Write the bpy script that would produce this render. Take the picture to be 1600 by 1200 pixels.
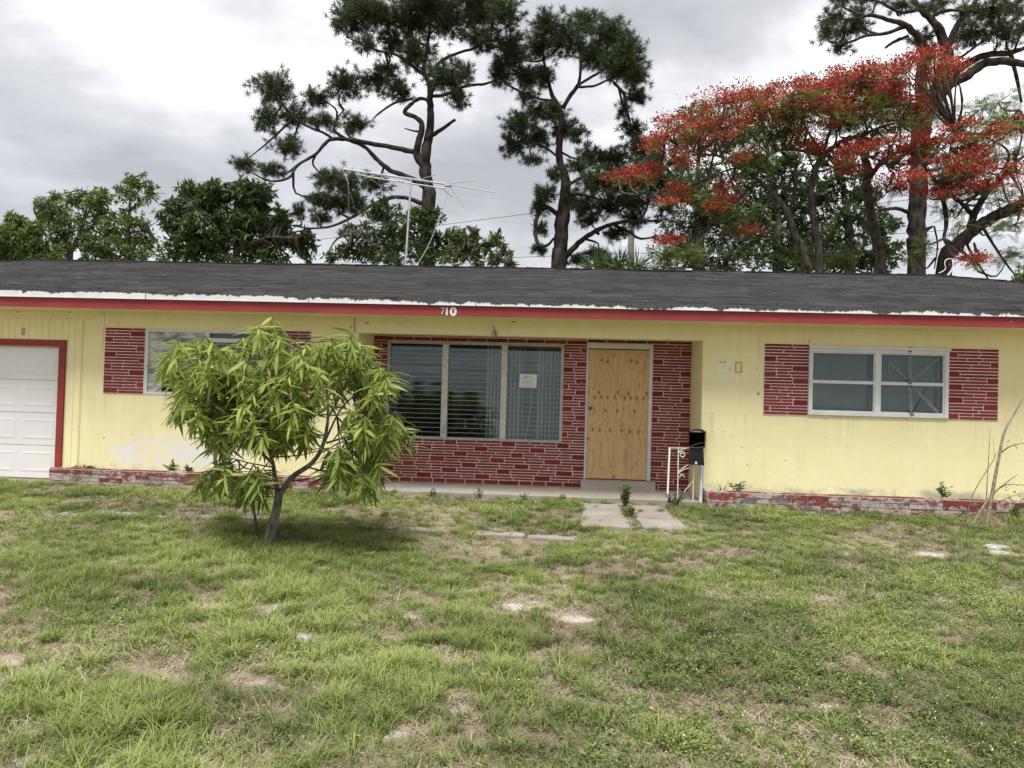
import bpy, math, random
import numpy as np
from mathutils import Matrix, Vector

# ------------------------------------------------------------------ camera, sky, sun, exposure
for o in list(bpy.data.objects): bpy.data.objects.remove(o)
SC = bpy.context.scene
COL = SC.collection
FPX = 1200.0                      # focal length in pixels of the 1600 px wide photograph
YAW, PITCH, ROLL = map(math.radians, (3.507, 1.145, 1.589))
CAMZ = 1.5
_F0 = np.array([-math.sin(YAW), math.cos(YAW), 0.0]); _Z = np.array([0, 0, 1.0])
CF = math.cos(PITCH)*_F0 + math.sin(PITCH)*_Z
_R0 = np.array([math.cos(YAW), math.sin(YAW), 0.0]); _U0 = np.cross(_R0, CF)
CR = math.cos(ROLL)*_R0 + math.sin(ROLL)*_U0
CU = math.cos(ROLL)*_U0 - math.sin(ROLL)*_R0
cam = bpy.data.cameras.new('camera'); camo = bpy.data.objects.new('camera', cam); COL.objects.link(camo)
cam.sensor_fit = 'HORIZONTAL'; cam.sensor_width = 36.0; cam.lens = 36.0*FPX/1600.0
cam.clip_start = 0.05; cam.clip_end = 3000.0
m = Matrix.Identity(4)
for i in range(3):
    m[i][0] = CR[i]; m[i][1] = CU[i]; m[i][2] = -CF[i]
m[2][3] = CAMZ
camo.matrix_world = m
SC.camera = camo

SUN_EL, SUN_AZ = math.radians(67), math.radians(190)     # azimuth from +Y, clockwise: behind the viewer
world = bpy.data.worlds.new('World'); SC.world = world; world.use_nodes = True
def build_world():
    nt = world.node_tree; nt.nodes.clear(); L = nt.links.new
    n = nt.nodes.new
    out = n('ShaderNodeOutputWorld'); bg = n('ShaderNodeBackground'); L(bg.outputs[0], out.inputs[0])
    sky = n('ShaderNodeTexSky'); sky.sky_type = 'NISHITA'; sky.sun_disc = False
    sky.sun_elevation = SUN_EL; sky.sun_rotation = SUN_AZ
    bg.inputs['Strength'].default_value = 0.1
    tc = n('ShaderNodeTexCoord'); sp = n('ShaderNodeSeparateXYZ'); L(tc.outputs['Generated'], sp.inputs[0])
    def mth(op, a, b=None, c=None):
        q = n('ShaderNodeMath'); q.operation = op
        for i, v in enumerate((a, b, c)):
            if v is None: continue
            if isinstance(v, (int, float)): q.inputs[i].default_value = v
            else: L(v, q.inputs[i])
        return q.outputs[0]
    zz = mth('ADD', mth('MAXIMUM', sp.outputs[2], 0.0), 0.22)
    cx = mth('DIVIDE', sp.outputs[0], zz); cy = mth('DIVIDE', sp.outputs[1], zz)
    cb = n('ShaderNodeCombineXYZ'); L(cx, cb.inputs[0]); L(cy, cb.inputs[1]); cb.inputs[2].default_value = 3.7
    def noise(scale, det, rough, dist):
        q = n('ShaderNodeTexNoise'); L(cb.outputs[0], q.inputs['Vector'])
        q.inputs['Scale'].default_value = scale; q.inputs['Detail'].default_value = det
        q.inputs['Roughness'].default_value = rough; q.inputs['Distortion'].default_value = dist
        return q.outputs[0]
    big = noise(1.05, 7, 0.52, 0.35); fine = noise(3.1, 8, 0.55, 0.2)
    v = mth('ADD', mth('MULTIPLY', big, 0.72), mth('MULTIPLY', fine, 0.28))
    rp = n('ShaderNodeValToRGB'); L(v, rp.inputs[0])
    el = rp.color_ramp.elements
    el[0].position = 0.39; el[0].color = (1.27, 1.29, 1.37, 1)
    el[1].position = 0.63; el[1].color = (3.4, 3.4, 3.42, 1)
    e = el.new(0.50); e.color = (1.88, 1.90, 1.98, 1)
    hz = mth('POWER', mth('SUBTRACT', 1.0, mth('MINIMUM', mth('MAXIMUM', mth('MULTIPLY', sp.outputs[2], 2.4), 0.0), 1.0)), 2.2)
    mh = n('ShaderNodeMixRGB'); L(mth('MULTIPLY', hz, 0.6), mh.inputs[0]); L(rp.outputs[0], mh.inputs[1]); mh.inputs[2].default_value = (2.85, 2.87, 2.94, 1)
    mx = n('ShaderNodeMixRGB'); mx.inputs[0].default_value = 0.97     # unbroken cloud deck, the blue barely shows
    L(sky.outputs[0], mx.inputs[1]); L(mh.outputs[0], mx.inputs[2])
    gr = n('ShaderNodeMixRGB'); L(mth('LESS_THAN', sp.outputs[2], -0.02), gr.inputs[0]); L(mx.outputs[0], gr.inputs[1]); gr.inputs[2].default_value = (.5, .5, .42, 1)
    L(gr.outputs[0], bg.inputs['Color'])
build_world()
sun = bpy.data.lights.new('sun', 'SUN'); suno = bpy.data.objects.new('sun', sun); COL.objects.link(suno)
sun.energy = 1.5; sun.angle = math.radians(28); sun.color = (1.0, 0.965, 0.91)
sd = Vector((math.sin(SUN_AZ)*math.cos(SUN_EL), math.cos(SUN_AZ)*math.cos(SUN_EL), math.sin(SUN_EL)))
suno.rotation_euler = sd.to_track_quat('Z', 'Y').to_euler(); suno.location = (-4, -12, 20)
SC.view_settings.view_transform = 'Standard'; SC.view_settings.look = 'None'
SC.view_settings.gamma = 1.0; SC.view_settings.use_curve_mapping = False
SC.view_settings.exposure = 1.95
SC.render.engine = 'CYCLES'
SC.cycles.max_bounces = 6; SC.cycles.transparent_max_bounces = 16
SC.render.resolution_x = 1024; SC.render.resolution_y = 768

# ------------------------------------------------------------------ photo pixel -> point
def ray(px, py): return CF + CR*(px-800)/FPX - CU*(py-600)/FPX
def T(px, py, Y):                 # point of the photograph on the upright plane at distance Y
    d = ray(px, py); p = d*(Y/d[1]); return np.array([p[0], p[1], p[2]+CAMZ])
def GP(px, py, z=0.0):            # point of the photograph on level ground at height z
    d = ray(px, py); p = d*((z-CAMZ)/d[2]); return np.array([p[0], p[1], z])
def PXM(Y): return FPX/Y          # pixels per metre at distance Y
def zmap(off, s, Y):              # coordinates read off an enlarged crop
    return lambda x, y, dy=0.0: T(off[0]+x/s, off[1]+y/s, Y+dy)
_rng = np.random.default_rng(5)
def vnoise(x, y, scale, seed):    # smooth value noise 0..1
    r = np.random.default_rng(seed).random((97, 97))
    x = np.asarray(x, float)/scale; y = np.asarray(y, float)/scale
    xi = np.floor(x).astype(int); yi = np.floor(y).astype(int); fx = x-xi; fy = y-yi
    fx = fx*fx*(3-2*fx); fy = fy*fy*(3-2*fy)
    g = lambda a, b: r[a % 97, b % 97]
    return (g(xi,yi)*(1-fx)+g(xi+1,yi)*fx)*(1-fy)+(g(xi,yi+1)*(1-fx)+g(xi+1,yi+1)*fx)*fy
def gz(x, y):
    y = np.asarray(y, float); t = np.clip((y-7.0)/3.9, 0, 1); t = t*t*(3-2*t)
    near = np.clip(1-np.abs(np.asarray(x, float))/60, 0, 1)
    return 0.075*t + near*(0.05*(vnoise(x, y, 1.9, 3)-0.5) + 0.025*(vnoise(x, y, 0.45, 4)-0.5))*np.clip((10.6-y)/2, 0, 1)

# ------------------------------------------------------------------ objects and tags
def tag(o, label=None, cat=None, group=None, kind=None):
    if label: o['label'] = label
    if cat: o['category'] = cat
    if group: o['group'] = group
    if kind: o['kind'] = kind
    return o
def thing(name, label, cat, loc=(0, 0, 0), group=None):
    o = bpy.data.objects.new(name, None); COL.objects.link(o); o.location = loc; o.empty_display_size = 0.2
    return tag(o, label, cat, group)
def attach(o, parent):
    if parent is not None:
        o.parent = parent
        if parent.type == 'EMPTY': o.matrix_parent_inverse = Matrix.Translation(-Vector(parent.location))
    return o
def link(name, me, parent=None):
    o = bpy.data.objects.new(name, me); COL.objects.link(o); return attach(o, parent)

class MB:
    def __init__(s): s.v = []; s.f = []; s.mi = []
    def add(s, verts, faces, mi=0):
        b = len(s.v); s.v += [tuple(map(float, p)) for p in verts]; s.f += [tuple(b+i for i in f) for f in faces]; s.mi += [mi]*len(faces); return s
    def box(s, x0, x1, y0, y1, z0, z1, mi=0):
        return s.add([(x0,y0,z0),(x1,y0,z0),(x1,y1,z0),(x0,y1,z0),(x0,y0,z1),(x1,y0,z1),(x1,y1,z1),(x0,y1,z1)],
              [(0,3,2,1),(4,5,6,7),(0,1,5,4),(1,2,6,5),(2,3,7,6),(3,0,4,7)], mi)
    def bar(s, a, b, w, t, up=(0, 0, 1), mi=0):          # a rectangular bar from a to b, w across, t along up
        a = np.array(a, float); b = np.array(b, float); d = b-a; d /= np.linalg.norm(d)
        u = np.array(up, float); sd = np.cross(d, u); sd /= max(np.linalg.norm(sd), 1e-9); u = np.cross(sd, d)
        q = [(-1,-1),(1,-1),(1,1),(-1,1)]
        vs = [a+sd*w/2*i+u*t/2*j for i, j in q]+[b+sd*w/2*i+u*t/2*j for i, j in q]
        return s.add(vs, [(0,1,2,3),(7,6,5,4),(0,4,5,1),(1,5,6,2),(2,6,7,3),(3,7,4,0)], mi)
    def tube(s, pts, rad, n=6, mi=0, smooth=0, knob=0):
        P = np.array(pts, float); R = np.ones(len(P))*rad if np.isscalar(rad) else np.interp(np.linspace(0, 1, len(P)), np.linspace(0, 1, len(rad)), rad)
        if smooth:
            t = np.arange(len(P)); tt = np.linspace(0, len(P)-1, (len(P)-1)*smooth+1); Q = []
            E = np.vstack([2*P[0]-P[1], P, 2*P[-1]-P[-2]])
            for u in tt:
                i = min(int(u), len(P)-2); w = u-i; p0, p1, p2, p3 = E[i:i+4]
                Q.append(0.5*((2*p1)+(-p0+p2)*w+(2*p0-5*p1+4*p2-p3)*w*w+(-p0+3*p1-3*p2+p3)*w**3))
            R = np.interp(tt, t, R); P = np.array(Q)
        if knob:
            kr = np.random.default_rng(len(P)*7+int(abs(P[0][0])*100)); P = P+kr.normal(size=P.shape)*(R*knob)[:, None]; R = R*(1+kr.normal(size=len(R))*knob*.6)
        tan = np.gradient(P, axis=0); tan /= np.maximum(np.linalg.norm(tan, axis=1)[:, None], 1e-9)
        ref = np.array([0.31, 0.87, 0.2]); vs = []; fs = []
        u = np.cross(tan[0], ref); u /= np.linalg.norm(u)
        for k in range(len(P)):
            u = u - tan[k]*np.dot(u, tan[k]); u /= max(np.linalg.norm(u), 1e-9); w = np.cross(tan[k], u)
            for j in range(n):
                a = 2*math.pi*j/n; vs.append(P[k]+R[k]*(math.cos(a)*u+math.sin(a)*w))
        for k in range(len(P)-1):
            for j in range(n):
                fs.append((k*n+j, k*n+(j+1) % n, (k+1)*n+(j+1) % n, (k+1)*n+j))
        fs.append(tuple(range(n-1, -1, -1))); fs.append(tuple((len(P)-1)*n+j for j in range(n)))
        return s.add(vs, fs, mi)
    def mesh(s, name, mats, smooth=False):
        me = bpy.data.meshes.new(name); me.from_pydata(s.v, [], s.f)
        for q in (mats if isinstance(mats, (list, tuple)) else [mats]): me.materials.append(q)
        me.polygons.foreach_set('material_index', s.mi)
        if smooth: me.polygons.foreach_set('use_smooth', [True]*len(s.f))
        me.update(); return me
    def build(s, name, mats, parent=None, smooth=False):
        return link(name, s.mesh(name, mats, smooth), parent)

def tri_mesh(name, verts, loops, nper, mats, tint=None, mi=None, smooth=False):
    """fast mesh from numpy: loops is (faces, nper) vertex indices; tint is a per-vertex float"""
    me = bpy.data.meshes.new(name); nv, nf = len(verts), len(loops)
    me.vertices.add(nv); me.vertices.foreach_set('co', np.asarray(verts, np.float32).ravel())
    me.loops.add(nf*nper); me.loops.foreach_set('vertex_index', np.asarray(loops, np.int32).ravel())
    me.polygons.add(nf); me.polygons.foreach_set('loop_start', np.arange(nf, dtype=np.int32)*nper)
    for q in (mats if isinstance(mats, (list, tuple)) else [mats]): me.materials.append(q)
    if mi is not None: me.polygons.foreach_set('material_index', np.asarray(mi, np.int32))
    if smooth: me.polygons.foreach_set('use_smooth', np.ones(nf, bool))
    if tint is not None:
        a = me.attributes.new('tint', 'FLOAT', 'POINT'); a.data.foreach_set('value', np.asarray(tint, np.float32))
    me.update(calc_edges=True); me.validate(); return me

# ------------------------------------------------------------------ materials
class NT:
    def __init__(s, name):
        s.m = bpy.data.materials.new(name); s.m.use_nodes = True; s.t = s.m.node_tree; s.t.nodes.clear()
        s.out = s.n('ShaderNodeOutputMaterial'); s._tc = None
    def n(s, t): return s.t.nodes.new(t)
    def put(s, sock, v):
        if v is None: return
        if isinstance(v, bpy.types.NodeSocket): s.t.links.new(v, sock)
        else:
            if isinstance(v, (tuple, list)) and len(v) == 3 and sock.type == 'RGBA': v = (*v, 1)
            sock.default_value = v
    def pos(s):
        if s._tc is None: s._tc = s.n('ShaderNodeNewGeometry')
        return s._tc.outputs['Position']
    def obj(s): return s.n('ShaderNodeTexCoord').outputs['Object']
    def sep(s, v): q = s.n('ShaderNodeSeparateXYZ'); s.put(q.inputs[0], v); return q.outputs
    def comb(s, x, y, z):
        q = s.n('ShaderNodeCombineXYZ'); s.put(q.inputs[0], x); s.put(q.inputs[1], y); s.put(q.inputs[2], z); return q.outputs[0]
    def scale(s, v, sc):
        q = s.n('ShaderNodeMapping'); s.put(q.inputs[0], v); q.inputs['Scale'].default_value = sc; return q.outputs[0]
    def noise(s, v, sc, det=4, rough=0.55, dist=0):
        q = s.n('ShaderNodeTexNoise'); s.put(q.inputs['Vector'], v); q.inputs['Scale'].default_value = sc
        q.inputs['Detail'].default_value = det; q.inputs['Roughness'].default_value = rough; q.inputs['Distortion'].default_value = dist
        return q.outputs[0]
    def voro(s, v, sc):
        q = s.n('ShaderNodeTexVoronoi'); s.put(q.inputs['Vector'], v); q.inputs['Scale'].default_value = sc; return q.outputs
    def ma(s, op, a, b=None, c=None, clamp=False):
        q = s.n('ShaderNodeMath'); q.operation = op; q.use_clamp = clamp
        s.put(q.inputs[0], a); s.put(q.inputs[1], b); s.put(q.inputs[2], c); return q.outputs[0]
    def mr(s, v, a, b, c=0.0, d=1.0):
        q = s.n('ShaderNodeMapRange'); q.interpolation_type = 'SMOOTHSTEP'; s.put(q.inputs[0], v)
        for i, k in enumerate((a, b, c, d)): q.inputs[1+i].default_value = k
        return q.outputs[0]
    def mix(s, f, a, b, mode='MIX'):
        q = s.n('ShaderNodeMixRGB'); q.blend_type = mode; s.put(q.inputs[0], f); s.put(q.inputs[1], a); s.put(q.inputs[2], b); return q.outputs[0]
    def ramp(s, f, stops):
        q = s.n('ShaderNodeValToRGB'); s.put(q.inputs[0], f); e = q.color_ramp.elements
        for i, (p, c) in enumerate(stops):
            k = e[i] if i < 2 else e.new(p)
            k.position = p; k.color = (*c, 1)
        return q.outputs[0]
    def rnd(s): return s.n('ShaderNodeObjectInfo').outputs['Random']
    def attr(s, name, kind='GEOMETRY'):
        q = s.n('ShaderNodeAttribute'); q.attribute_name = name; q.attribute_type = kind; return q.outputs['Fac']
    def bump(s, h, st, dist=0.02):
        q = s.n('ShaderNodeBump'); s.put(q.inputs['Height'], h); q.inputs['Strength'].default_value = st; q.inputs['Distance'].default_value = dist; return q.outputs[0]
    def box(s, p, x0, x1, z0, z1, so):
        o = s.sep(p)
        f = s.ma('MULTIPLY', s.mr(o[0], x0-so, x0+so), s.mr(o[0], x1-so, x1+so, 1, 0))
        g = s.ma('MULTIPLY', s.mr(o[2], z0-so, z0+so), s.mr(o[2], z1-so, z1+so, 1, 0))
        return s.ma('MULTIPLY', f, g)
    def done(s, col, rough=0.8, metal=0.0, norm=None, spec=0.35, extra=None):
        b = s.n('ShaderNodeBsdfPrincipled'); s.put(b.inputs['Base Color'], col); s.put(b.inputs['Roughness'], rough)
        s.put(b.inputs['Metallic'], metal); s.put(b.inputs['Specular IOR Level'], spec)
        if norm is not None: s.put(b.inputs['Normal'], norm)
        s.t.links.new(b.outputs[0], s.out.inputs[0]); return s.m
def plain(name, c, rough=0.7, var=0.25, sc=9.0, metal=0.0, bump=0.1, spec=0.35):
    g = NT(name); p = g.pos(); nz = g.noise(p, sc, 6, 0.6)
    dark = tuple(k*(1-var) for k in c); lite = tuple(min(1, k*(1+var)) for k in c)
    return g.done(g.ramp(nz, [(0.3, dark), (0.7, lite)]), rough, metal, g.bump(g.noise(p, sc*8, 4), bump, 0.01), spec)

MT = {}
def m_stucco():
    g = NT('yellow_stucco'); p = g.pos()
    c = g.ramp(g.noise(p, 1.3, 6, 0.6), [(0.3, (.765, .705, .395)), (0.7, (.815, .765, .465))])
    c = g.mix(g.mr(g.noise(g.scale(p, (2.2, 2.2, .35)), 2.2, 6, 0.65), .50, .74, 0, .30), c, (.64, .585, .34))
    c = g.mix(g.mr(g.noise(g.scale(p, (9, 9, .5)), 1.6, 5, 0.6), .56, .74, 0, .20), c, (.50, .46, .30))
    ck = g.ma('ABSOLUTE', g.ma('SUBTRACT', g.noise(g.scale(p, (1, 1, 1)), 1.15, 6, .6, .5), .5))
    c = g.mix(g.mr(ck, .0, .0022, .35, 0), c, (.36, .32, .19))
    w = g.ma('MULTIPLY', g.box(p, -6.75, -4.75, .36, .72, .22), g.mr(g.noise(p, 2.6, 5, .6, .4), .36, .5))
    c = g.mix(g.ma('MULTIPLY', w, .92), c, (.70, .69, .70))
    w = g.ma('MULTIPLY', g.box(p, 2.28, 2.50, 1.88, 2.16, .03), g.mr(g.noise(p, 14, 4, .6), .38, .55))
    c = g.mix(g.ma('MULTIPLY', w, .6), c, (.74, .76, .66))
    w = g.ma('MULTIPLY', g.box(p, 2.6, 9, -.2, .36, .05), g.mr(g.noise(g.scale(p, (1, 1, 2.5)), 1.7, 6, .65, .3), .48, .66))
    c = g.mix(g.ma('MULTIPLY', w, .75), c, (.30, .30, .27))
    w = g.ma('MULTIPLY', g.mr(g.sep(p)[2], .28, .42, 1, 0), g.mr(g.noise(p, 7, 5, .6), .45, .7))
    c = g.mix(g.ma('MULTIPLY', w, .6), c, (.36, .32, .22))
    ws = g.ma('MULTIPLY', g.ma('MULTIPLY', g.mr(g.sep(p)[2], .75, 1.39, .0, 1), g.mr(g.sep(p)[2], 1.38, 1.40, 1, 0)), g.mr(g.noise(g.scale(p, (8, 8, .25)), 1.3, 5, .6), .50, .68))
    c = g.mix(g.ma('MULTIPLY', ws, .28), c, (.40, .36, .25))
    c = g.mix(g.mr(g.noise(p, 6.5, 2, .4), .745, .77, 0, .7), c, (.25, .22, .13))
    h = g.ma('ADD', g.noise(p, 55, 5, .6), g.ma('MULTIPLY', g.noise(p, 4, 4), .8))
    MT['stucco'] = g.done(c, .85, 0, g.bump(h, .28, .012), .2)
m_stucco()
def m_red():
    g = NT('red_painted_wood'); p = g.pos()
    c = g.ramp(g.noise(g.scale(p, (.6, 1, 3)), 2.5, 6, .65), [(.3, (.215, .026, .025)), (.7, (.285, .044, .040))])
    c = g.mix(g.mr(g.noise(g.scale(p, (1.0, 1, 2.2)), 3.4, 6, .7), .66, .72, 0, .8), c, (.48, .30, .27))
    c = g.mix(g.mr(g.noise(g.scale(p, (5, 1, 1)), 2.0, 5, .6), .55, .8, 0, .5), c, (.22, .03, .03))
    MT['red'] = g.done(c, .65, 0, g.bump(g.noise(g.scale(p, (1, 1, 5)), 14, 5), .25, .01))
m_red()
def m_brick(name, lo, hi, flake, fl_col):
    g = NT(name); p = g.pos(); r = g.rnd()
    c = g.mix(r, lo, hi)
    c = g.mix(g.mr(g.noise(p, 18, 5, .65), .4, .75, 0, .35), c, (.11, .012, .012))
    if flake > 0:
        a = g.ma('ADD', g.noise(g.scale(p, (2.0, 2.0, 4.0)), 5.5, 7, .68), g.ma('MULTIPLY', g.ma('SUBTRACT', r, .5), .25))
        a = g.ma('ADD', a, g.mr(g.sep(p)[2], .06, .34, .10, -.07))
        c = g.mix(g.mr(a, .50-flake*.1, .56), c, fl_col)
        c = g.mix(g.mr(g.noise(g.scale(p, (1.3, 1.3, 2.0)), 3.7, 7, .7), .47, .63, 0, .8), c, (.085, .072, .065))
    MT[name] = g.done(c, .7, 0, g.bump(g.noise(p, 60, 4, .6), .3, .008), .25)
m_brick('brick', (.150, .016, .015), (.245, .036, .031), 0, None)
m_brick('old_brick', (.17, .028, .026), (.25, .070, .060), .5, (.38, .325, .30))
MT['mortar'] = plain('pink_white_mortar', (.80, .70, .68), .85, .18, 6)
MT['old_mortar'] = plain('worn_planter_mortar', (.38, .34, .32), .9, .4, 7, bump=.4)
def m_shingle():
    g = NT('asphalt_shingle'); p = g.pos(); t = g.attr('tint')
    c = g.mix(t, (.034, .033, .033), (.068, .066, .066))
    c = g.mix(g.mr(g.noise(g.scale(p, (.35, 1.2, 1.2)), 1.0, 6, .6), .42, .62, 0, .55), c, (.034, .033, .033))
    c = g.mix(g.mr(g.noise(g.scale(p, (.6, 2.5, 2.5)), 2.3, 6, .65), .55, .75, 0, .55), c, (.125, .12, .115))
    c = g.mix(g.mr(g.noise(p, 9, 3, .5), .74, .8, 0, .6), c, (.25, .17, .12))
    MT['shingle'] = g.done(c, .95, 0, g.bump(g.noise(p, 160, 3), .4, .006), .15)
m_shingle()
def m_drip():
    g = NT('white_drip_edge'); p = g.pos(); o = g.sep(p)
    ed = g.noise(g.scale(p, (1, .0, .35)), 7.5, 9, .82)
    ed2 = g.noise(g.scale(p, (1, .0, .0)), 1.3, 4, .6)
    h = g.ma('ADD', g.ma('MULTIPLY', ed, .22), g.ma('MULTIPLY', ed2, .22))
    lim = g.ma('SUBTRACT', 3.034, h)
    # stains start left of the entrance and get heavier to the right, as on the old eave
    lim = g.ma('ADD', lim, g.mr(o[0], -7.0, 1.0, .062, 0))
    k = g.ma('GREATER_THAN', o[2], lim)
    c = g.ramp(g.noise(p, 5, 6, .65), [(.3, (.52, .54, .55)), (.65, (.64, .65, .66))])
    jn = g.mr(g.ma('ABSOLUTE', g.ma('SUBTRACT', g.ma('FRACT', g.ma('MULTIPLY', o[0], .42)), .5)), .0, .006, 1, 0)
    c = g.mix(jn, c, (.15, .15, .15))
    c = g.mix(k, c, g.ramp(g.noise(p, 40, 4, .7), [(.35, (.018, .019, .02)), (.68, (.10, .105, .105))]))
    MT['drip'] = g.done(c, .6, 0, None, .3)
m_drip()
def m_ply():
    g = NT('plywood'); p = g.pos(); o = g.sep(p)
    ks = [(x, z) for x, z in KNOTS]
    md = None
    for x, z in ks:
        a = g.ma('SUBTRACT', o[0], x); b = g.ma('MULTIPLY', g.ma('SUBTRACT', o[2], z), .62)
        d = g.ma('SQRT', g.ma('ADD', g.ma('MULTIPLY', a, a), g.ma('MULTIPLY', b, b)))
        md = d if md is None else g.ma('MINIMUM', md, d)
    wob = g.noise(g.scale(p, (1.3, 1, .30)), 1.9, 3, .5, .3)
    u = g.ma('ADD', g.ma('MULTIPLY', o[0], 3.4), g.ma('MULTIPLY', wob, 4.6))
    u = g.ma('ADD', u, g.mr(md, .0, .16, .5, 0))
    fr = g.ma('FRACT', g.ma('MULTIPLY', u, 2.1))
    band = g.ma('MULTIPLY', g.mr(fr, .60, .93), g.mr(fr, .95, 1.0, 1, 0))
    c = g.ramp(g.noise(g.scale(p, (14, 1, .5)), 2.5, 6, .6), [(.3, (.55, .36, .175)), (.7, (.66, .46, .24))])
    c = g.mix(g.ma('MULTIPLY', band, .42), c, (.36, .195, .08))
    c = g.mix(g.mr(g.noise(g.scale(p, (1.5, 1, .6)), 2.2, 4, .5), .55, .75, 0, .45), c, (.44, .28, .15))
    c = g.mix(g.mr(md, .010, .038, .6, 0), c, (.38, .18, .06))
    c = g.mix(g.mr(md, .007, .012, 1, 0), c, (.035, .018, .010))
    MT['ply'] = g.done(c, .75, 0, g.bump(g.noise(g.scale(p, (60, 1, 2)), 3, 4), .15, .004), .2)
# knots of the plywood sheet, read off the photograph (crop 860,500 at 3.333 px)
KNOTS = []
for zx, zy in [(268,207),(299,215),(421,212),(452,221),(197,372),(253,377),(353,375),(406,383),(503,381),(232,402),(265,400),(299,403),(336,402),(388,409),(419,406),(452,408),(487,409),(286,471),(350,473),(439,477),(221,570),(258,575),(312,576),(374,577),(414,582),(460,583),(330,818),(197,620)]:
    q = T(860+zx/3.333, 500+zy/3.333, 12.18); KNOTS.append((q[0], q[2]))
m_ply()
def m_oldply():
    g = NT('weathered_white_board'); p = g.pos()
    nz = g.noise(g.scale(p, (1.0, 1, 3.5)), 3.2, 7, .65, .9)
    c = g.ramp(nz, [(.38, (.16, .17, .17)), (.60, (.56, .58, .58))])
    c = g.mix(g.mr(g.noise(p, 16, 5, .7), .60, .72, 0, .7), c, (.17, .17, .165))
    MT['oldply'] = g.done(c, .85, 0, g.bump(nz, .3, .01))
m_oldply()
def m_white():
    g = NT('white_paint'); p = g.pos()
    c = g.ramp(g.noise(p, 5, 6, .65), [(.3, (.55, .57, .58)), (.65, (.66, .68, .69))])
    c = g.mix(g.mr(g.noise(p, 11, 6, .7), .60, .72, 0, .45), c, (.42, .41, .38))
    MT['white'] = g.done(c, .5, 0, g.bump(g.noise(p, 30, 4), .12, .006), .4)
m_white()
def m_garage():
    g = NT('garage_door_white'); p = g.pos()
    c = g.ramp(g.noise(p, 1.6, 6, .6), [(.3, (.68, .69, .70)), (.7, (.76, .77, .78))])
    c = g.mix(g.ma('MULTIPLY', g.mr(g.sep(p)[2], .1, 1.0, .7, 0), g.mr(g.noise(g.scale(p, (1.5, 1, .6)), 2.0, 6, .6), .4, .7)), c, (.72, .68, .58))
    MT['garage'] = g.done(c, .45, 0, g.bump(g.noise(g.scale(p, (1, 1, 8)), 40, 3), .05, .004), .4)
m_garage()
MT['alu'] = plain('dull_aluminium', (.40, .41, .40), .5, .25, 12, .35)
MT['mull'] = plain('pale_aluminium_mullion', (.58, .58, .54), .5, .2, 12, .1)
MT['black'] = plain('black_sheet_metal', (.008, .008, .009), .65, .3, 10, 0, .1, .15)
MT['rust'] = plain('rusty_brown_metal', (.10, .065, .045), .8, .4, 22)
MT['iron'] = plain('white_painted_iron', (.74, .73, .70), .55, .12, 25)
MT['gold'] = plain('brass_number', (.50, .33, .08), .4, .2, 20, .4)
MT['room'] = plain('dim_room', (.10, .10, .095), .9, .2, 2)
MT['blind'] = plain('blind_vinyl', (.62, .60, .52), .6, .1, 5)
MT['blindgrey'] = plain('grey_green_blind', (.20, .23, .215), .7, .12, 3)
MT['tape'] = plain('grey_tape', (.17, .18, .18), .6, .25, 14)
MT['paper'] = plain('paper', (.74, .76, .76), .9, .04, 8, bump=0)
MT['ink'] = plain('ink', (.22, .25, .27), .9, .2, 30, bump=0)
MT['steel'] = plain('antenna_aluminium', (.46, .47, .48), .45, .15, 20, .5)
MT['wire'] = plain('dark_cable', (.05, .05, .055), .6, .1, 5)
MT['lightwire'] = plain('pale_cable', (.45, .45, .42), .6, .1, 5)
MT['dark'] = plain('dark_gap', (.015, .015, .015), .9, .1, 5)
MT['soil'] = plain('planter_soil', (.11, .085, .06), .95, .4, 12, bump=.6)
MT['pole'] = plain('weathered_pole', (.27, .25, .23), .9, .2, 8)
MT['stone'] = plain('pale_rough_stone', (.36, .34, .31), .95, .4, 14, bump=.8)
def m_conc():
    g = NT('stained_concrete'); p = g.pos()
    c = g.ramp(g.noise(p, 2.2, 7, .65), [(.3, (.20, .185, .165)), (.7, (.33, .315, .285))])
    c = g.mix(g.mr(g.noise(g.scale(p, (.35, .9, 1)), 1.5, 5, .6), .45, .65, 0, .75), c, (.25, .215, .175))
    c = g.mix(g.mr(g.noise(p, 26, 5, .7), .58, .72, 0, .5), c, (.16, .15, .13))
    MT['conc'] = g.done(c, .9, 0, g.bump(g.noise(p, 45, 5, .65), .35, .01), .2)
m_conc()
def m_glass():
    g = NT('window_glass'); tr = g.n('ShaderNodeBsdfTransparent'); gl = g.n('ShaderNodeBsdfGlossy'); mx = g.n('ShaderNodeMixShader')
    tr.inputs[0].default_value = (.80, .84, .84, 1); gl.inputs[0].default_value = (.58, .65, .66, 1)
    nz = g.noise(g.pos(), 1.4, 3, .5)
    gl.inputs['Roughness'].default_value = .035
    g.put(gl.inputs['Normal'], g.bump(nz, .02, .02))
    fr = g.n('ShaderNodeFresnel'); fr.inputs[0].default_value = 1.45
    g.put(mx.inputs[0], g.ma('ADD', fr.outputs[0], .03)); g.t.links.new(tr.outputs[0], mx.inputs[1]); g.t.links.new(gl.outputs[0], mx.inputs[2])
    g.t.links.new(mx.outputs[0], g.out.inputs[0]); MT['glass'] = g.m
m_glass()
MT['glassedge'] = plain('glass_edge', (.36, .40, .40), .4, .1, 9)
def m_bark(name, lo, hi, sc=6.0, st=.8):
    g = NT(name); p = g.pos()
    v = g.voro(g.scale(p, (1, 1, .35)), sc*2.2); nz = g.noise(p, sc, 6, .65)
    c = g.ramp(g.ma('ADD', g.ma('MULTIPLY', v[0], .55), g.ma('MULTIPLY', nz, .5)), [(.3, lo), (.75, hi)])
    MT[name] = g.done(c, .95, 0, g.bump(v[0], st, .05), .1)
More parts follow.
